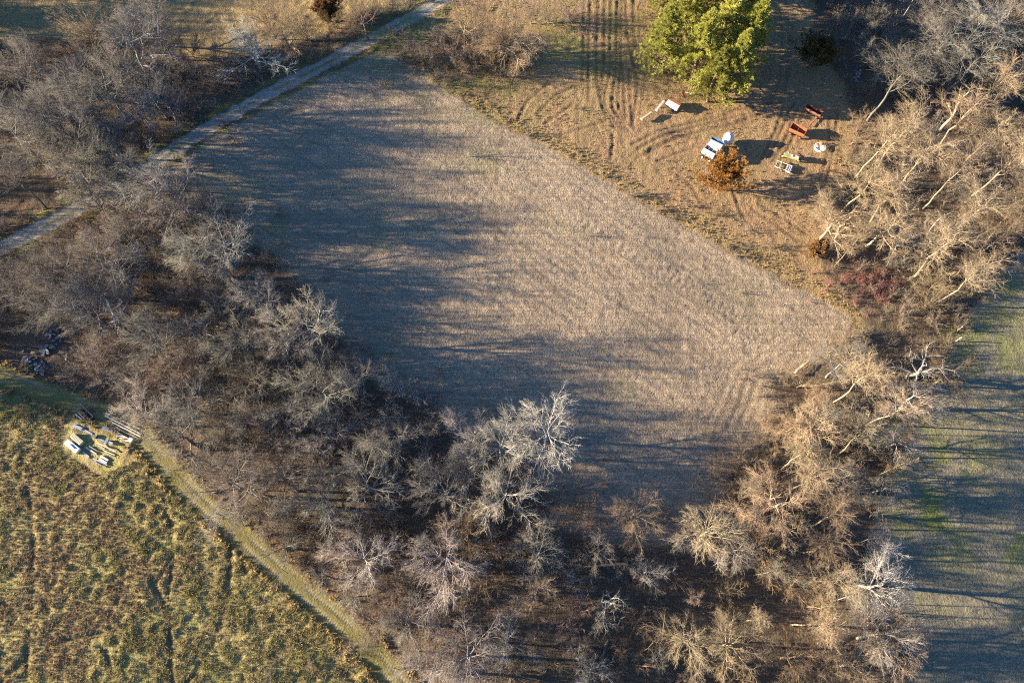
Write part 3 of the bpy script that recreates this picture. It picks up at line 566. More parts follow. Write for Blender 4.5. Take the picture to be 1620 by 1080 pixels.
def samp(M): 
    def f(x, y):
        ix = np.clip(((x-gx[0])/STEP).round().astype(int), 0, nx-1); iy = np.clip(((y-gy[0])/STEP).round().astype(int), 0, ny-1); return M[iy, ix]
    return f
sM, sF, sY, sFo, sT, sE, sP, sR, sRut, sU = map(samp, (m_mead*(1-m_path), m_field, m_yard, m_for, m_track, fedge, m_path, m_rf, np.maximum(m_rut, m_tr), m_uf))
sV = samp(verge); sB = samp(wood_side*smooth(-1, 1, raw_f+1)*np.exp(-np.maximum(raw_f, 0)/3.)*.8)
GT = [tuft_mesh(f'meadow_tuft_{i}', 500+i, GRASSM, 20, .27, .28, .018) for i in range(4)]
DT = [tuft_mesh(f'dry_tuft_{i}', 520+i, DRYG, 24, .55, .2, .03) for i in range(3)]
BM = [bramble_mesh(f'bramble_{i}', 540+i, BRUSH) for i in range(4)]
LUMB = GP([(96, 690), (112, 640), (150, 640), (232, 690), (205, 735), (160, 748), (95, 718)])
tn = samp(smooth(.35, .7, tus))
scatter('meadow_grass', pts_in(lambda x, y, r: (r < sM(x, y)*(.25+.75*tn(x, y))*(1-sRut(x, y))) & ~inside(x, y, LUMB) & (fbm(x, y, 10, 3, 95) < .61+.1*(r-.5)), (-95, 5, -10, 62), 90000, 1), GT, .6, 1.35, 'tall yellow green grass tussocks covering the meadow', 'grass', .25, 1)
WEEDM = leaf_material('brown_weeds', (.30, .20, .115), (.38, .28, .16), (.22, .155, .085), .25, .4)
WT = [tuft_mesh(f'weed_tuft_{i}', 590+i, WEEDM, 26, .36, .22, .014) for i in range(3)]
scatter('meadow_weeds', pts_in(lambda x, y, r: (r < sM(x, y)*(1-sRut(x, y))) & ~inside(x, y, LUMB) & (fbm(x, y, 10, 3, 95) > .59+.12*(r-.5)), (-95, 5, -10, 62), 60000, 11), WT, .4, 1.2, 'brown dead weed patches in the meadow', 'weeds', .25, 11)
scatter('yard_grass', pts_in(lambda x, y, r: r < sY(x, y)*(1-sRut(x, y))*(1-.9*sF(x, y))*(.1+.9*smooth(.4, .62, fbm(x, y, 5, 3, 97)))*.8, (-40, 110, 45, 165), 42000, 2), DT, .15, .6, 'dry tan grass tufts covering the rough yard', 'grass', .25, 2)
scatter('field_edge_grass', pts_in(lambda x, y, r: r < np.maximum(sE(x, y)*1.3, sV(x, y)*.5)*(1-sF(x, y))*(1-sT(x, y)), (-140, 110, 20, 165), 110000, 3), DT, .25, .72, 'tall dry grass along the field edge and track', 'grass', .25, 3)
scatter('path_edge_grass', pts_in(lambda x, y, r: r < np.exp(-((seg_dist(x, y, PATHC)-2.4)/.5)**2)*.9, (-100, 5, -20, 75), 30000, 4), DT, .7, 1.3, 'pale dry grass fringe along the mown path', 'grass', .25, 4)
clear = [(G(1266, 585), 6.5), (G(955, 895), 3), (G(55, 300), 7), (G(62, 545), 7)]
yb = G(800, 900).y
def wood(x, y, r):
    d = fbm(x, y, 6, 2, 91); k = (r < np.maximum(sFo(x, y), sB(x, y))*(.2+1.1*smooth(.38, .62, d)))
    k &= (y > yb) | (r < sFo(x, y)*.35)
    for c, q in clear: k &= np.hypot(x-c.x, y-c.y) > q
    return k
scatter('undergrowth', pts_in(wood, (-148, 125, -20, 168), 18000, 5), BM, .4, 1.75, 'brown leafless brambles and brush under the trees', 'undergrowth', .1, 5)
BRUSHR = brush_material('reddish_brush_twigs', (.30, .14, .13), (.34, .2, .16), (.26, .13, .10)); BRR = [bramble_mesh(f'red_bramble_{i}', 560+i, BRUSHR) for i in range(2)]
cT = G(748, 86)
scatter('thicket_brush', pts_in(lambda x, y, r: r < np.exp(-((x-cT.x)/14)**4-((y-cT.y)/6.5)**4), (cT.x-22, cT.x+22, cT.y-12, cT.y+12), 700, 8), BM, .4, 1.0, 'brown brush filling the thicket between track and yard', 'undergrowth', .1, 8)
cR = G(1370, 455)
scatter('red_thicket', pts_in(lambda x, y, r: r < np.exp(-((x-cR.x)/6.5)**2-((y-cR.y)/4.5)**2), (cR.x-14, cR.x+14, cR.y-10, cR.y+10), 420, 6), BRR, .5, .95, 'reddish purple low thicket at the corner of the harvested field', 'undergrowth', .1, 6)
_a, _b = G(805, 203), G(1220, 432); _d = (_b-_a).normalized(); _n = Vector((-_d.y, _d.x, 0))
STUB = leaf_material('crop_stubble', (.38, .30, .215), (.46, .365, .26), (.31, .24, .175), .1, .5)
ST = [tuft_mesh(f'stubble_{i}', 580+i, STUB, 7, .13, .16, .014) for i in range(3)]
_rg = np.random.default_rng(77); _u, _v = np.meshgrid(np.arange(-130, 130, .42), np.arange(-170, 170, .76)); _u = (_u+_rg.normal(0, .2, _u.shape)).ravel(); _v = (_v+_rg.normal(0, .12, _v.shape)).ravel()
_x, _y = _a.x+_u*_d.x+_v*_n.x, _a.y+_u*_d.y+_v*_n.y; _k = (_rg.random(_x.shape) < sF(_x, _y)*(.12+.75*smooth(.35, .62, fbm(_x, _y, 3, 3, 99)))) & (_x > gx[0]) & (_x < gx[-1]) & (_y > gy[0]) & (_y < gy[-1])
scatter('crop_stubble', np.column_stack([_x[_k], _y[_k]]), ST, .5, 1.2, 'short pale stubble standing in rows over the harvested field', 'stubble', .3, 7)
# ------------------------------------------------------------------ single shrubs
def shrub(px, py, d, h, tint, label):
    p = G(px, py, h*.5); tr, cr, h0, r0 = PROTO['multi'][random.randrange(3)]
    root = empty('shrub', (p.x, p.y, gz1(p.x, p.y)), random.uniform(0, 6.28)); w = d/ppm(px, py)*.5/r0; root.scale = (w, w, h/h0)
    for nm, me in (('stem', tr), ('twigs', cr)):
        o = link(nm, me, root); o.color = (*TINTS[tint], 1)
    tag(root, label, 'shrub', 'single leafless shrubs')
for a in ((1040, 206, 26, 2.0, 'pink', 'low pinkish shrub between field edge and pale metal troughs'), (905, 168, 14, 1.5, 'tan', 'little tan shrub beside the curved wheel ruts'), (1130, 336, 26, 2.2, 'tan', 'tan shrub on the grassy bank below the orange cedar'),
          (1086, 322, 22, 2., 'pink', 'pinkish shrub on the grassy bank left of the orange cedar'), (1182, 360, 28, 2.4, 'pink', 'pinkish shrub on the bank near the tip of the cedar shadow'), (1214, 384, 30, 2.6, 'tan', 'tan twiggy shrub on the bank near the yard corner'),
          (752, 142, 16, 1.6, 'tan', 'small tan shrub at the field edge below the thicket'), (775, 166, 14, 1.5, 'tan', 'small tan shrub where field meets rough grass'), (550, 1022, 34, 2.2, 'pink', 'pinkish shrub casting shade across the mown path'),
          (425, 1062, 36, 1.7, 'brown', 'brown low shrub among meadow grass trails'), (490, 1050, 30, 1.6, 'pink', 'pinkish low shrub in the meadow near the path end'), (265, 742, 24, 1.8, 'pale', 'pale wispy shrub on the mown path bend'), (340, 818, 28, 1.8, 'pale', 'pale wispy shrub halfway along the mown path'),
          (1345, 200, 36, 3., 'tan', 'tan bushy shrub at the yard corner beside the rust red wagons'), (1355, 170, 34, 2.6, 'tan', 'tan bush at the edge of the pine shadow'), (1300, 300, 34, 2.0, 'tan', 'tan shrub at the end of the cedar shadow')): shrub(*a)

# ------------------------------------------------------------------ built things
class MB:
    def __init__(s): s.V = []; s.F = []
    def quadbox(s, a, b):                                    # two matching loops of points -> closed prism
        n = len(a); o = len(s.V); s.V += [tuple(p) for p in a]+[tuple(p) for p in b]
        s.F.append(tuple(range(o+n-1, o-1, -1))); s.F.append(tuple(range(o+n, o+2*n)))
        for i in range(n): j = (i+1) % n; s.F.append((o+i, o+j, o+n+j, o+n+i))
        return s
    def box(s, c, d, R=None):
        c = Vector(c); x, y, z = [v/2 for v in d]; M = R or Matrix.Identity(3)
        lo = [c+M @ Vector(p) for p in ((-x, -y, -z), (x, -y, -z), (x, y, -z), (-x, y, -z))]; hi = [c+M @ Vector(p) for p in ((-x, -y, z), (x, -y, z), (x, y, z), (-x, y, z))]
        return s.quadbox(lo, hi)
    def cyl(s, p0, p1, r0, r1=None, n=10):
        p0, p1 = Vector(p0), Vector(p1); r1 = r0 if r1 is None else r1; q = (p1-p0).to_track_quat('Z', 'Y')
        L = lambda p, r: [p+q @ Vector((math.cos(6.28319*i/n)*r, math.sin(6.28319*i/n)*r, 0)) for i in range(n)]
        return s.quadbox(L(p0, r0), L(p1, r1))
    def plate(s, pts, t):                                    # polygon with thickness t along its normal
        P = [Vector(p) for p in pts]; n = (P[1]-P[0]).cross(P[2]-P[0]).normalized()*t/2
        return s.quadbox([p-n for p in P], [p+n for p in P])
    def lathe(s, prof, n=20, c=(0, 0, 0)):
        o = len(s.V); m = len(prof)
        for r, z in prof:
            for i in range(n): a = 6.28319*i/n; s.V.append((c[0]+r*math.cos(a), c[1]+r*math.sin(a), c[2]+z))
        for j in range(m-1):
            for i in range(n): k = (i+1) % n; s.F.append((o+j*n+i, o+j*n+k, o+(j+1)*n+k, o+(j+1)*n+i))
        s.F.append(tuple(range(o+n-1, o-1, -1))); s.F.append(tuple(o+(m-1)*n+i for i in range(n))); return s
    def build(s, name, mat, parent=None, sm=False):
        me = bpy.data.meshes.new(name); me.from_pydata([tuple(v) for v in s.V], [], s.F); me.update(); me.materials.append(mat)
        if sm: me.polygons.foreach_set('use_smooth', np.ones(len(me.polygons), bool))
        return link(name, me, parent)
def paint(name, c, rust=.25, rc=(.22, .085, .035), rough=.45, sc=2.2, spec=.4):
    k = NT(name); P = k.obj(); n = k.rng(k.noise(P, sc, 5, .65), .62-rust*.35, .75-rust*.25); v = k.rng(k.noise(P, 6, 3), .3, .7, .8, 1.12)
    k.col(k.mix(k.math('MULTIPLY', n, .85), k.mix(1., c, v, 'MULTIPLY'), rc)); k.b.inputs['Roughness'].default_value = rough; k.b.inputs['Specular IOR Level'].default_value = spec; return k.m
M_WHITE = paint('white_paint', (.80, .79, .77), .12, (.36, .26, .18)); M_BLUE = paint('blue_paint', (.06, .22, .52), .1); M_RUST = paint('rust_paint', (.36, .12, .06), .5, (.20, .08, .035), .8)
M_DARK = paint('dark_steel', (.06, .06, .065), .3, (.10, .05, .03), .6); M_TYRE = paint('tyre_rubber', (.03, .03, .032), .0, rough=.85); M_GREY = paint('grey_steel', (.30, .31, .32), .3, (.2, .12, .08), .5)
M_GREEN = paint('pale_green_paint', (.42, .45, .20), .35, (.25, .18, .08), .6); M_CREAM = paint('cream_paint', (.72, .66, .46), .15, (.4, .3, .18), .6); M_LAV = paint('galvanised_sheet', (.42, .43, .50), .25, (.3, .24, .22), .4, 1.5, .6)
M_ORNG = paint('orange_paint', (.62, .17, .06), .25); M_WOOD = paint('weathered_wood', (.50, .44, .36), .3, (.26, .2, .15), .9, 4); M_PALEW = paint('pale_wood', (.72, .66, .56), .2, (.42, .34, .25), .9, 4)
M_CONC = paint('concrete', (.22, .22, .22), .4, (.12, .12, .11), .95, 3); M_BLUET = paint('blue_plastic', (.10, .28, .62), .05); M_TROUGH = paint('pale_yellow_metal', (.62, .56, .34), .3, (.36, .24, .12), .6)

def rect4(c, z):
    """four photo corners of a box top at height z -> centre, length, width, yaw"""
    P = [G(x, y, z) for x, y in c]; cc = sum(P, Vector())/4; e = (P[1]-P[0]+P[2]-P[3])/2; f = (P[3]-P[0]+P[2]-P[1])/2
    return cc, e.length, f.length, math.atan2(e.y, e.x)
def wheel(parent, x, y, r, w, rimmat):
    t = MB(); n = 14; prof = []
    o = MB().cyl((x, y-w/2, r), (x, y+w/2, r), r, n=16); ty = o.build('wheel', M_TYRE, parent)
    MB().cyl((x, y-w/2-.02, r), (x, y+w/2+.02, r), r*.52, n=12).build('rim', rimmat, ty)
def hopper_wagon(corners, z, side, inner, rimm, label, bays=1, floor_low=.75, tongue=1.6, group=None, name='grain_wagon', lid=0):
    c, L, W, yaw = rect4(corners, z); g = gz1(c.x, c.y); root = empty(name, (c.x, c.y, g), yaw); z = z-g if abs(g) < 1 else z
    t = .06; zb = floor_low
    bl, bw = L*.46, W*.30                                    # hopper foot
    top = [(-L/2, -W/2), (L/2, -W/2), (L/2, W/2), (-L/2, W/2)]; bot = [(-bl, -bw), (bl, -bw), (bl, bw), (-bl, bw)]
    m = MB(); zc = zb+(z-zb)*.55
    for i in range(4):
        j = (i+1) % 4; a, b = top[i], top[j]; p, q = bot[i], bot[j]
        k = .03 if i % 2 else 0.; ex = Vector((b[0]-a[0], b[1]-a[1])).normalized()*k
        MB().plate([(a[0]+ex.x, a[1]+ex.y, zc), (b[0]-ex.x, b[1]-ex.y, zc), (b[0]-ex.x, b[1]-ex.y, z), (a[0]+ex.x, a[1]+ex.y, z)], t).build('side_panel', rimm if i == 2 else side, root)
    if lid: MB().plate([(-L/2+.04, -W/2+.03, z+.075), (L/2-.04, -W/2+.03, z+.075), (L/2-.04, -W/2+W*lid, z+.12), (-L/2+.04, -W/2+W*lid, z+.12)], .03).build('lid', M_WHITE, root)
    m = MB()
    for i in range(4):
        j = (i+1) % 4; a, b = top[i], top[j]; p, q = bot[i], bot[j]
        m.plate([(*p, zb), (*q, zb), (b[0]*.985, b[1]*.985, zc+.02), (a[0]*.985, a[1]*.985, zc+.02)], t*.8)
    m.plate([(*bot[0], zb), (*bot[1], zb), (*bot[2], zb), (*bot[3], zb)], t*.7); m.build('hopper_floor', inner, root)
    m = MB()
    for s_ in (-1, 1): m.box((0, s_*W/2, z+.03), (L+.1, .09, .07)); m.box((s_*L/2, 0, z+.028), (.09, W-.1, .066))
    m.build('rim', rimm, root)
    for b in range(bays): MB().box((-L/2+L*(b+1)/(bays+1), 0, z-.02), (.06, W-.12, .06)).build('cross_brace', rimm, root)
    fr = MB(); 
    for s_ in (-1, 1): fr.box((0, s_*W*.22, .62), (L*.95, .1, .12))
    for s_ in (-1, 1): fr.box((s_*L*.33, 0, .5), (.1, W*.85, .1)); fr.box((s_*L*.33, 0, .6), (.12, W*.5, .12))
    fr.build('frame', M_DARK, root)
    for sx in (-1, 1):
        for sy in (-1, 1): wheel(root, sx*L*.33, sy*W*.42, .38, .2, rimm)
    if tongue: MB().cyl((-L/2+.1, 0, .5), (-L/2-tongue, 0, .12), .05).build('tongue', M_RUST, root)
    tag(root, label, 'wagon', group); return root, L, W
def z5(p): return (1080+p[0]/13.5, 190+p[1]/13.5)
def z6(p): return (1200+p[0]/7.71, 150+p[1]/7.71)
def z4(p): return (1000+p[0]/9, 130+p[1]/9)
def z7(p): return (90+p[0]/9, 630+p[1]/9)
hopper_wagon([z5(p) for p in ((640, 365), (900, 490), (805, 620), (545, 490))], 2.2, M_WHITE, M_GREY, M_BLUE, 'white hopper wagon with a blue rim next to the white tank', 1, .7, lid=.6)
hopper_wagon([z5(p) for p in ((525, 525), (765, 640), (655, 800), (410, 650))], 2.0, M_WHITE, M_GREY, M_WHITE, 'white hopper wagon with three open bays beside the orange cedar', 2, .9, lid=.4)
hopper_wagon([z6(p) for p in ((415, 345), (600, 415), (555, 495), (385, 405))], 1.7, M_RUST, M_RUST, M_ORNG, 'rust red open wagon with one cross brace in the yard', 1, .6, 0)
hopper_wagon([z6(p) for p in ((600, 115), (790, 205), (755, 255), (570, 150))], 1.5, M_RUST, M_DARK, M_RUST, 'rusty wagon with a dark bed at the edge of the pine shadow', 0, .6, 0)
# drawbar lying between the rusty wagons
a, b = on(*z6((610, 390))), on(*z6((735, 265))); m = MB(); m.cyl(a+Vector((0, 0, .35)), b+Vector((0, 0, .3)), .09, n=8); m.cyl(a+Vector((0, 0, .35)), a-Vector((0, 0, .1)), .06, n=6); m.cyl(b+Vector((0, 0, .3)), b-Vector((0, 0, .1)), .06, n=6)
tag(m.build('drawbar', M_RUST), 'long rusty drawbar reaching between the two rusty wagons', 'drawbar')
# white tank on a stand
p = G(*z5((985, 365)), 1.7); g = gz1(p.x, p.y); root = empty('storage_tank', (p.x, p.y, g)); r = 8.0/ppm(1153, 216)
MB().lathe([(r*.35, .45), (r*.8, .6), (r*.98, .95), (r, 1.3), (r, 1.9), (r*.97, 2.1), (r*.8, 2.42), (r*.5, 2.6), (r*.2, 2.68)], 24).build('tank_body', M_WHITE, root, True)
MB().lathe([(.2, 2.66), (.2, 2.8), (.15, 2.84)], 12).build('lid', M_GREY, root)
for i in range(4): a = .785+i*1.571; MB().box((math.cos(a)*r*.7, math.sin(a)*r*.7, .3), (.1, .1, .75)).build('leg', M_DARK, root)
tag(root, 'white rounded tank on legs next to the blue rimmed wagon', 'tank')
# round white tub with an orange hood
p = on(*z6((748, 650))); r = 9.0/ppm(1297, 234); root = empty('round_tub', p)
MB().lathe([(r*.96, -.1), (r, .05), (r, .42), (r*.94, .45), (r*.9, .44), (r*.88, .2)], 26).build('tub_wall', M_WHITE, root, True)
MB().lathe([(r*.3, .26), (r*.34, .3), (r*.2, .52), (r*.05, .56)], 14, (-r*.45, .25*r, 0)).build('inner_bowl', M_LAV, root)
MB().lathe([(r*.42, .3), (r*.42, .55), (r*.3, .78), (r*.1, .86)], 16, (r*.3, r*.75, 0)).build('hood', M_ORNG, root, True)
MB().plate([(-r*.2, -r*.8, .47), (r*.75, -r*.45, .47), (r*.6, r*.5, .49), (-r*.1, r*.3, .49)], .03).build('cover_sheet', M_WHITE, root)
tag(root, 'round white tub with an orange hood standing alone in the yard', 'tub')
# pale green implement with an A-frame hitch
a, b = on(*z6((290, 765))), on(*z6((470, 818))); d = b-a; L = d.length; yaw = math.atan2(d.y, d.x); c = (a+b)/2; root = empty('seed_drill', (c.x, c.y, gz1(c.x, c.y)), yaw)
m = MB(); m.quadbox([(-L/2, -.35, .75), (L/2, -.35, .75), (L/2, .35, .75), (-L/2, .35, .75)], [(-L/2, -.5, 1.25), (L/2, -.5, 1.25), (L/2, .45, 1.25), (-L/2, .45, 1.25)]); m.build('seed_box', M_GREEN, root)
for x in (-L*.25, L*.25): MB().box((x, 0, 1.275), (L*.44, .9, .04)).build('lid', M_GREEN if x < 0 else M_CREAM, root)
MB().box((L*.02, .05, 1.34), (.3, .6, .12)).build('bracket', M_WHITE, root)
m = MB(); m.cyl((-L*.45, .4, .7), (-L*.30, 1.7, .5), .06); m.cyl((-L*.08, .4, .7), (-L*.30, 1.7, .5), .06); m.box((-L*.27, .5, .7), (L*.42, .08, .08)); m.build('hitch_frame', M_CREAM, root)
MB().plate([(L*.28, .45, .8), (L*.5, .45, .8), (L*.5, 1.15, 1.15), (L*.3, 1.05, 1.15)], .06).build('end_flap', M_RUST, root)
for s_ in (-1, 1): wheel(root, s_*(L/2+.12), 0, .5, .16, M_GREEN)
tag(root, 'pale green seed drill with an A shaped hitch in the yard', 'seed drill')
# grey frame implement with rollers
c, L, W, yaw = rect4([z6(p) for p in ((225, 785), (425, 855), (390, 945), (205, 870))], .8); root = empty('field_roller', (c.x, c.y, gz1(c.x, c.y)), yaw)
m = MB()
for s_ in (-1, 1): m.box((-.1, s_*W*.42, .62), (L, .1, .1))
m.box((-L*.45, 0, .625), (.1, W*.8, .08)); m.box((-L*.2, 0, .625), (.1, W*.8, .08)); m.box((L*.18, 0, .625), (.1, W*.8, .08)); m.build('frame', M_CREAM, root)
for x in (L*.27, L*.37, L*.47): MB().cyl((x, -W*.46, .42), (x, W*.46, .42), .2, n=12).build('roller', M_LAV, root)
for x in (-L*.33, -L*.27): MB().cyl((x, -W*.4, .42), (x, W*.4, .42), .14, n=10).build('front_roller', M_GREY, root)
for s_ in (-1, 1): wheel(root, -L*.05, s_*W*.5, .36, .16, M_GREY)
MB().cyl((-L*.45, 0, .62), (-L*.75, .1, .2), .05).build('tongue', M_RUST, root)
tag(root, 'grey roller frame with five rollers behind the pale green drill', 'field roller')
# white box and metal troughs near the pines
c, L, W, yaw = rect4([z4(p) for p in ((505, 215), (690, 305), (655, 372), (515, 285))], 1.3); root = empty('box_trailer', (c.x, c.y, gz1(c.x, c.y)), yaw)
m = MB(); m.quadbox([(-L/2, -W/2, .55), (L/2, -W/2, .55), (L/2, W/2, .55), (-L/2, W/2, .55)], [(-L/2, -W/2, 1.1), (L/2, -W/2, 1.1), (L/2, W/2, 1.35), (-L/2, W/2, 1.35)]); m.build('box_body', M_WHITE, root)
MB().box((0, W/2-W*.14, 1.3), (L+.1, W*.34, .22)).build('back_board', M_RUST, root); MB().box((L/2+.05, 0, .9), (.08, W, .6)).build('end_board', M_RUST, root)
for x in (-.33, 0, .33): MB().plate([(x*L-.02, -W/2, 1.115), (x*L+.02, -W/2, 1.115), (x*L+.02, W/2, 1.365), (x*L-.02, W/2, 1.365)], .02).build('seam_strip', M_GREY, root)
for sx in (-1, 1):
    for sy in (-1, 1): wheel(root, sx*L*.33, sy*W*.4, .3, .16, M_RUST)
tag(root, 'white trailer box with a rusty back board near the pines', 'trailer')
for (p0, p1, w, mat, lab) in ((z4((445, 292)), z4((335, 430)), .6, M_PALEW, 'narrow pale trough on legs pointing at the trailer box'), (z4((268, 455)), z4((125, 553)), .6, M_TROUGH, 'narrow yellowish metal trough on legs in the rough grass')):
    a, b = on(*p0), on(*p1); d = b-a; L = d.length; c = (a+b)/2; root = empty('feed_trough', (c.x, c.y, gz1(c.x, c.y)), math.atan2(d.y, d.x)); h = .75
    m = MB(); m.box((0, 0, h-.18), (L, w, .04)); m.box((0, w/2, h), (L, .04, .36)); m.box((0, -w/2, h), (L, .04, .36)); m.box((L/2, 0, h), (.04, w-.05, .34)); m.box((-L/2, 0, h), (.04, w-.05, .34)); m.build('trough_body', mat, root)
    MB().box((0, 0, h+.16), (L*.98, w*.7, .03)).build('cover', mat, root)
    for sx in (-.42, .42):
        for sy in (-1, 1): MB().cyl((sx*L, sy*w*.4, h-.2), (sx*L, sy*w*.62, -.15), .04, n=6).build('leg', M_RUST, root)
    tag(root, lab, 'trough')
# rusty rake with curved guard
p = on(*z4((745, 175))); root = empty('rusty_rake', p, -.2); m = MB()
for i in range(9):
    a0, a1 = 1.2+i*.35, 1.2+(i+1)*.35; m.cyl((math.cos(a0)*.62, math.sin(a0)*.62, .5), (math.cos(a1)*.62, math.sin(a1)*.62, .5), .1, n=6)
m.build('curved_guard', M_RUST, root); MB().cyl((.1, .4, .62), (1.5, .2, .62), .09, n=8).build('bar', M_WHITE, root); MB().plate([(-.5, -.5, .45), (.2, -.5, .45), (.3, .3, .5), (-.5, .3, .5)], .05).build('deck', M_RUST, root)
for x, y in ((-.4, -.4), (.2, .3), (1.3, .22)): MB().cyl((x, y, .55), (x, y, -.15), .05, n=6).build('leg', M_RUST, root)
tag(root, 'rusty curved rake with a pale bar at the foot of the pines', 'rake')

# ------------------------------------------------------------------ lumber and scrap beside the mown path
def plank(p0, p1, wpx, mat, label, name, round_=False, th=.12, lift=0., cat=None):
    a, b = G(*z7(p0)), G(*z7(p1)); d = b-a; L = d.length; c = (a+b)/2; w = wpx/9/ppm(150, 690)
    # rest on the highest ground under its length
    zs = [gz1(a.x+d.x*t, a.y+d.y*t) for t in (0, .25, .5, .75, 1)]; z = max(zs)+.05+lift
    m = MB()
    if round_: m.cyl((-L/2, 0, w/2), (L/2, 0, w/2*.85), w/2, w/2*.85, 9)
    else: m.quadbox([(-L/2, -w/2, 0), (L/2, -w/2, 0), (L/2, w/2, 0), (-L/2, w/2, 0)], [(-L/2+.01, -w/2+.01, th), (L/2-.01, -w/2+.01, th), (L/2-.01, w/2-.01, th), (-L/2+.01, w/2-.01, th)])
    o = m.build(name, mat); o.location = (c.x, c.y, z); o.rotation_euler = (0, 0, math.atan2(d.y, d.x)); return tag(o, label, cat or name.split('_')[-1])
PL = [((700, 215), (1185, 435), 17, M_WOOD, 'weathered grey pole, outermost of the long parallel poles', 'pole', 1), ((705, 255), (1205, 510), 17, M_CREAM, 'cream coloured long pole second from the woods', 'pole', 1), ((800, 345), (1200, 545), 20, M_PALEW, 'thick whitish pole in the middle of the pole row', 'pole', 1),
      ((785, 372), (1010, 500), 9, M_WOOD, 'thin short grey pole beside the thick whitish pole', 'pole', 1), ((725, 378), (1170, 572), 9, M_GREY, 'thin long grey pole nearest the metal sheet', 'pole', 1),
      ((655, 415), (880, 505), 46, M_LAV, 'lavender grey metal sheet below the pole row', 'metal_sheet', 0, .05), ((870, 520), (1025, 600), 58, M_PALEW, 'stained pale sheet with a rusty centre at the sheet row end', 'metal_sheet', 0, .08),
      ((235, 385), (360, 440), 44, M_LAV, 'broad lavender sheet with rounded look at the scrap row start', 'metal_sheet', 0, .05), ((355, 435), (500, 505), 26, M_LAV, 'narrow lavender strip in line with the broad sheet', 'metal_sheet', 0, .06), ((590, 570), (690, 622), 28, M_GREY, 'short dark grey strip beside the pale block', 'metal_sheet', 0, .06),
      ((960, 700), (1110, 716), 28, M_DARK, 'dark blue grey strip lying under the overhanging branches', 'metal_sheet', 0, .06), ((258, 225), (350, 292), 20, M_PALEW, 'short white board next to the dark beam', 'board', 0, .1), ((300, 200), (405, 300), 10, M_WOOD, 'thin grey board between white board and dark beam', 'board', 0, .1),
      ((420, 700), (572, 798), 20, M_PALEW, 'white board leading from the cream box', 'board', 0, .1), ((470, 685), (590, 755), 14, M_GREY, 'grey board parallel to the white board by the cream box', 'board', 0, .1), ((382, 768), (465, 845), 30, M_LAV, 'short bluish white board beside the white panel', 'board', 0, .1),
      ((590, 640), (858, 768), 15, M_PALEW, 'long white board topmost in the board stack', 'board', 0, .12, .1), ((585, 668), (700, 722), 12, M_WOOD, 'short grey board in the stack beside the long white board', 'board', 0, .1), ((668, 740), (835, 812), 13, M_PALEW, 'middle white board of the board stack', 'board', 0, .1), ((690, 768), (805, 828), 9, M_WOOD, 'thin board under the middle of the board stack', 'board', 0, .1),
      ((635, 825), (742, 888), 26, M_WHITE, 'broad white board at the near end of the board stack', 'board', 0, .1), ((612, 866), (722, 928), 30, M_WHITE, 'broadest white board, next to the lavender boards', 'board', 0, .1), ((525, 858), (728, 955), 18, M_LAV, 'lavender grey board along the stack edge', 'board', 0, .1), ((520, 890), (685, 978), 13, M_GREY, 'outermost thin grey board of the board stack', 'board', 0, .1)]
for a in PL: plank(*a[:6], bool(a[6]), *(a[7:]))
for cx, cy, w, l, mat, lab in ((1060, 600, 62, 60, M_WHITE, 'whitish block at the end of the stained sheet'), (545, 548, 42, 72, M_CONC, 'pale grey block in the scrap row'), (724, 620, 40, 46, M_BLUET, 'small bright blue crate in the scrap row'), (792, 645, 30, 64, M_LAV, 'lavender block next to the blue crate')):
    plank((cx-l*.42, cy-l*.2), (cx+l*.42, cy+l*.2), w, mat, lab, 'scrap_block' if 'crate' not in lab else 'plastic_crate', False, .32, cat='block' if 'crate' not in lab else 'crate')
def big_panel(cs, z, mat, name, label, cat, extra):
    c, L, W, yaw = rect4([z7(p) for p in cs], z); g = gz1(c.x, c.y); root = empty(name, (c.x, c.y, g), yaw)
    m = MB(); m.quadbox([(-L/2, -W/2, -.1), (L/2, -W/2, -.1), (L/2, W/2, -.1), (-L/2, W/2, -.1)], [(-L/2, -W/2, z), (L/2, -W/2, z), (L/2, W/2, z), (-L/2, W/2, z)]); m.build('box_body', mat, root); extra(root, L, W, z); tag(root, label, cat)
def ex1(root, L, W, z): MB().cyl((-L*.15, W*.12, z+.06), (L*.28, W*.02, z+.06), .05, n=6).build('rod', M_DARK, root); MB().box((0, W/2+.02, z-.1), (L, .05, .12)).build('edge_trim', M_BLUE, root)
def ex2(root, L, W, z):
    for y in (-.3, -.1, .1, .3): MB().box((0, y*W, z+.015), (L*.98, .03, .03)).build('rib', M_CREAM, root)
big_panel(((155, 575), (325, 715), (262, 780), (90, 642)), .65, M_WHITE, 'white_box', 'white box with a dark rod lying on its lid in the meadow', 'box', ex1)
big_panel(((235, 490), (372, 612), (312, 660), (180, 545)), .55, M_CREAM, 'cream_box', 'cream ribbed box beside the white box in the meadow', 'box', ex2)
a, b = on(*z7((350, 130))), on(*z7((520, 300))); d = b-a; L = d.length; c = (a+b)/2; root = empty('dark_beam', (c.x, c.y, gz1(c.x, c.y)), math.atan2(d.y, d.x))
m = MB(); m.box((0, .3, .3), (L, .08, .7)); m.box((0, -.3, .2), (L, .08, .5)); m.box((0, 0, .0), (L, .55, .08)); m.build('channel', M_DARK, root); MB().box((-.3, .36, .67), (L*1.15, .1, .1)).build('top_rail', M_GREY, root); MB().box((L*.42, 0, .5), (.4, .6, .3)).build('end_cap', M_DARK, root)
tag(root, 'dark steel channel beam with a grey rail beside the mown path', 'beam')

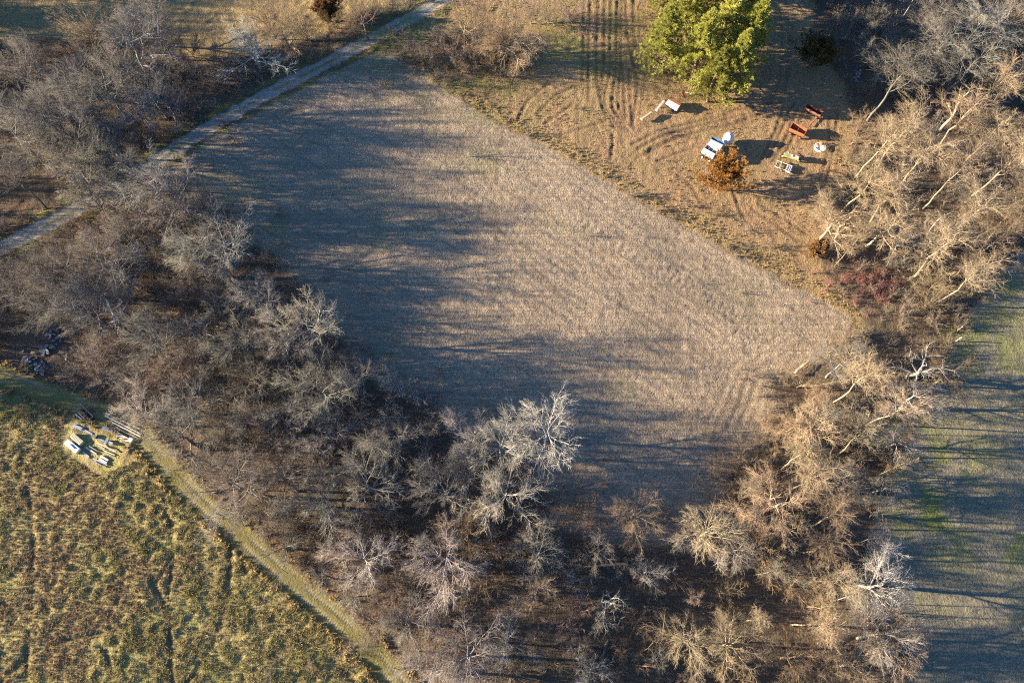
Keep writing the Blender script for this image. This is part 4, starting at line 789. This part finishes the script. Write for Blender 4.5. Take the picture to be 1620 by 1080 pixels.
# ------------------------------------------------------------------ rubble in the shade by the path, and rubbish behind the yard
def heap(name, label, cat, px, py, spots, mats, seed):
    rg = random.Random(seed); p = on(px, py); root = empty(name, p); k = 0
    for (x, y, n, spread, size, flat) in spots:
        for _ in range(n):
            q = G(x+rg.gauss(0, spread), y+rg.gauss(0, spread*.7)); s = size*rg.uniform(.6, 1.3); g = gz1(q.x, q.y)
            n_ = rg.choice((4, 5, 5, 6)); a0 = rg.uniform(0, 6.28); el = rg.uniform(1, 2.2)
            loop = [Vector((math.cos(a0+i*6.283/n_)*s*el*rg.uniform(.8, 1.1), math.sin(a0+i*6.283/n_)*s*rg.uniform(.8, 1.1), 0)) for i in range(n_)]
            M = Matrix.Rotation(rg.uniform(0, 3.14), 3, 'Z') @ Matrix.Rotation(rg.gauss(0, .25), 3, 'X'); th = flat*rg.uniform(.7, 1.3); o = Vector((q.x, q.y, g+rg.uniform(.0, .25)))-p
            MB().quadbox([o+M @ v for v in loop], [o+M @ (v*.93+Vector((0, 0, th))) for v in loop]).build('slab', rg.choice(mats), root)
    tag(root, label, cat)
heap('rubble_heap', 'heap of blue grey broken slabs in the shade above the mown path', 'rubble', 70, 545, [(85, 530, 22, 8, .28, .22), (76, 552, 7, 5, .55, .18), (52, 570, 18, 8, .34, .2), (66, 578, 6, 5, .5, .15), (104, 562, 9, 5, .26, .2), (44, 585, 6, 5, .25, .2), (28, 548, 5, 10, .2, .15)], [M_CONC, M_CONC, M_DARK, M_CONC], 8)
heap('rubbish_heap', 'pale bluish scrap scattered under dark trees behind the yard', 'scrap', 1357, 120, [(1357, 117, 12, 5, .3, .12), (1393, 127, 6, 4, .25, .12), (1350, 125, 5, 4, .3, .1)], [M_CONC, M_LAV, M_CONC], 9)

# ------------------------------------------------------------------ logs, sticks, posts
def bough(name, pts, r0, r1, tint, label, cat, lift=.0):
    rg = random.Random(int(pts[0][0])); P = []
    C = catmull(pts, 4)
    for i, (x, y) in enumerate(C): q = G(x, y); P.append((q.x, q.y, gz1(q.x, q.y)+r0*.8+lift))
    P = np.array(P); P[:, 2] = P[:, 2].max() if len(pts) == 2 else P[:, 2]
    P = P[None]+np.random.default_rng(3).normal(0, .04, (1, len(P), 3)); R = np.linspace(r0, r1, P.shape[1])[None]
    parts = [tubes(P, R, 8)]; r3 = np.random.default_rng(int(pts[0][0]))
    b, rb = spawn(P, R, 5, .2, .9, 55, 10, .18, 4, .05, .15, r3, .3, .3); parts.append(tubes(b, rb, 4))
    o = link(name, mesh_np(name, *join(parts), BARK, True)); o.color = (*TINTS[tint], 1); return tag(o, label, cat)
bough('fallen_log', [(992, 892), (955, 894), (915, 898)], .36, .14, 'tan', 'long fallen tree trunk lying across the brown wood floor', 'log')
bough('fallen_log', [(1256, 592), (1268, 581), (1281, 571)], .34, .26, 'cream', 'short log lying on the harvested field near its east corner', 'log', .15)
bough('fallen_log', [(951, 1044), (956, 1028), (962, 1010)], .26, .2, 'brown', 'brown mossy log pointing away from the fallen trunk', 'log')
bough('fallen_branch', [(967, 993), (978, 986), (981, 979), (991, 974)], .14, .06, 'white', 'crooked white fallen branch beside a pale small tree', 'branch', .3)
bough('fallen_branch', [(983, 963), (986, 967), (998, 968)], .1, .04, 'white', 'small bent white branch above the crooked white branch', 'branch', .3)
bough('fallen_branch', [(780, 930), (776, 945), (768, 955)], .09, .04, 'tan', 'thin tan fallen stick on the brown leaves', 'branch')
bough('fallen_branch', [(1275, 618), (1295, 617), (1315, 616)], .09, .05, 'cream', 'straight pale pole lying in brush near the field corner', 'branch', .9)
bough('fallen_branch', [(1462, 378), (1480, 352), (1508, 335)], .16, .06, 'white', 'bare white leaning limb in the tan wood behind the yard', 'branch', .6)
for px, py, lab in ((1514, 523, 'upper fence post at the edge of the lit green field'), (1512, 540, 'lower fence post by the striped field and dead pale tree')):
    p = on(px, py); root = empty('fence_post', p); MB().cyl((0, 0, -.4), (0, 0, 1.75), .11, .10, 10).build('post', M_WOOD, root); MB().lathe([(.10, 1.75), (.08, 1.8), (.03, 1.82)], 10).build('cap', M_WOOD, root); tag(root, lab, 'post')
LANDMARKS = [('the rubble heap', on(70, 545)), ('the lumber piles', on(165, 690)), ('the dead white snag', G(180, 492, 5)), ('the bright white barked tree', on(868, 700)), ('the long fallen trunk', on(955, 894)), ('the reddish thicket', on(1370, 455)), ('the dark cedar', on(1288, 92)),
    ('the two fence posts', on(1513, 532)), ('the silvery round tree', on(400, 95)), ('the log on the field', on(1268, 581)), ('the southern tip of the harvested field', on(1055, 880)), ('the western corner of the harvested field', on(262, 285)), ('the farm lane', on(1240, 20)), ('the round white tub', on(1297, 234)),
    ('the orange bush by the track', on(518, 30)), ('the dark hollow', on(55, 300)), ('the small orange cedar', on(1292, 395)), ('the pale tree alone on brown leaves', on(705, 905)), ('the mossy brown log', on(956, 1028)), ('the forked white tree by the striped field', on(1375, 930)), ('the rubbish heap', on(1357, 120)), ('the dark limbed tree by the path', on(410, 790))]
from collections import Counter
for rnd in range(1):
    roots = [o for o in COL.objects if o.parent is None and o.get('category') == 'tree' and o.get('group')]
    cnt = Counter(o['label'] for o in roots)
    for o in roots:
        if cnt[o['label']] < 2: continue
        d, n = min(((o.location.xy-l.xy).length, n) for n, l in LANDMARKS)
        if d < 14: o['label'] = o['label'].split(' inside ')[0].split(' beside ')[0].split(' at the ')[0].split(' on the ')[0].split(' bordering ')[0]+(' beside ' if d < 6 else ' near ')+n; o['group'] = 'bare trees near '+n
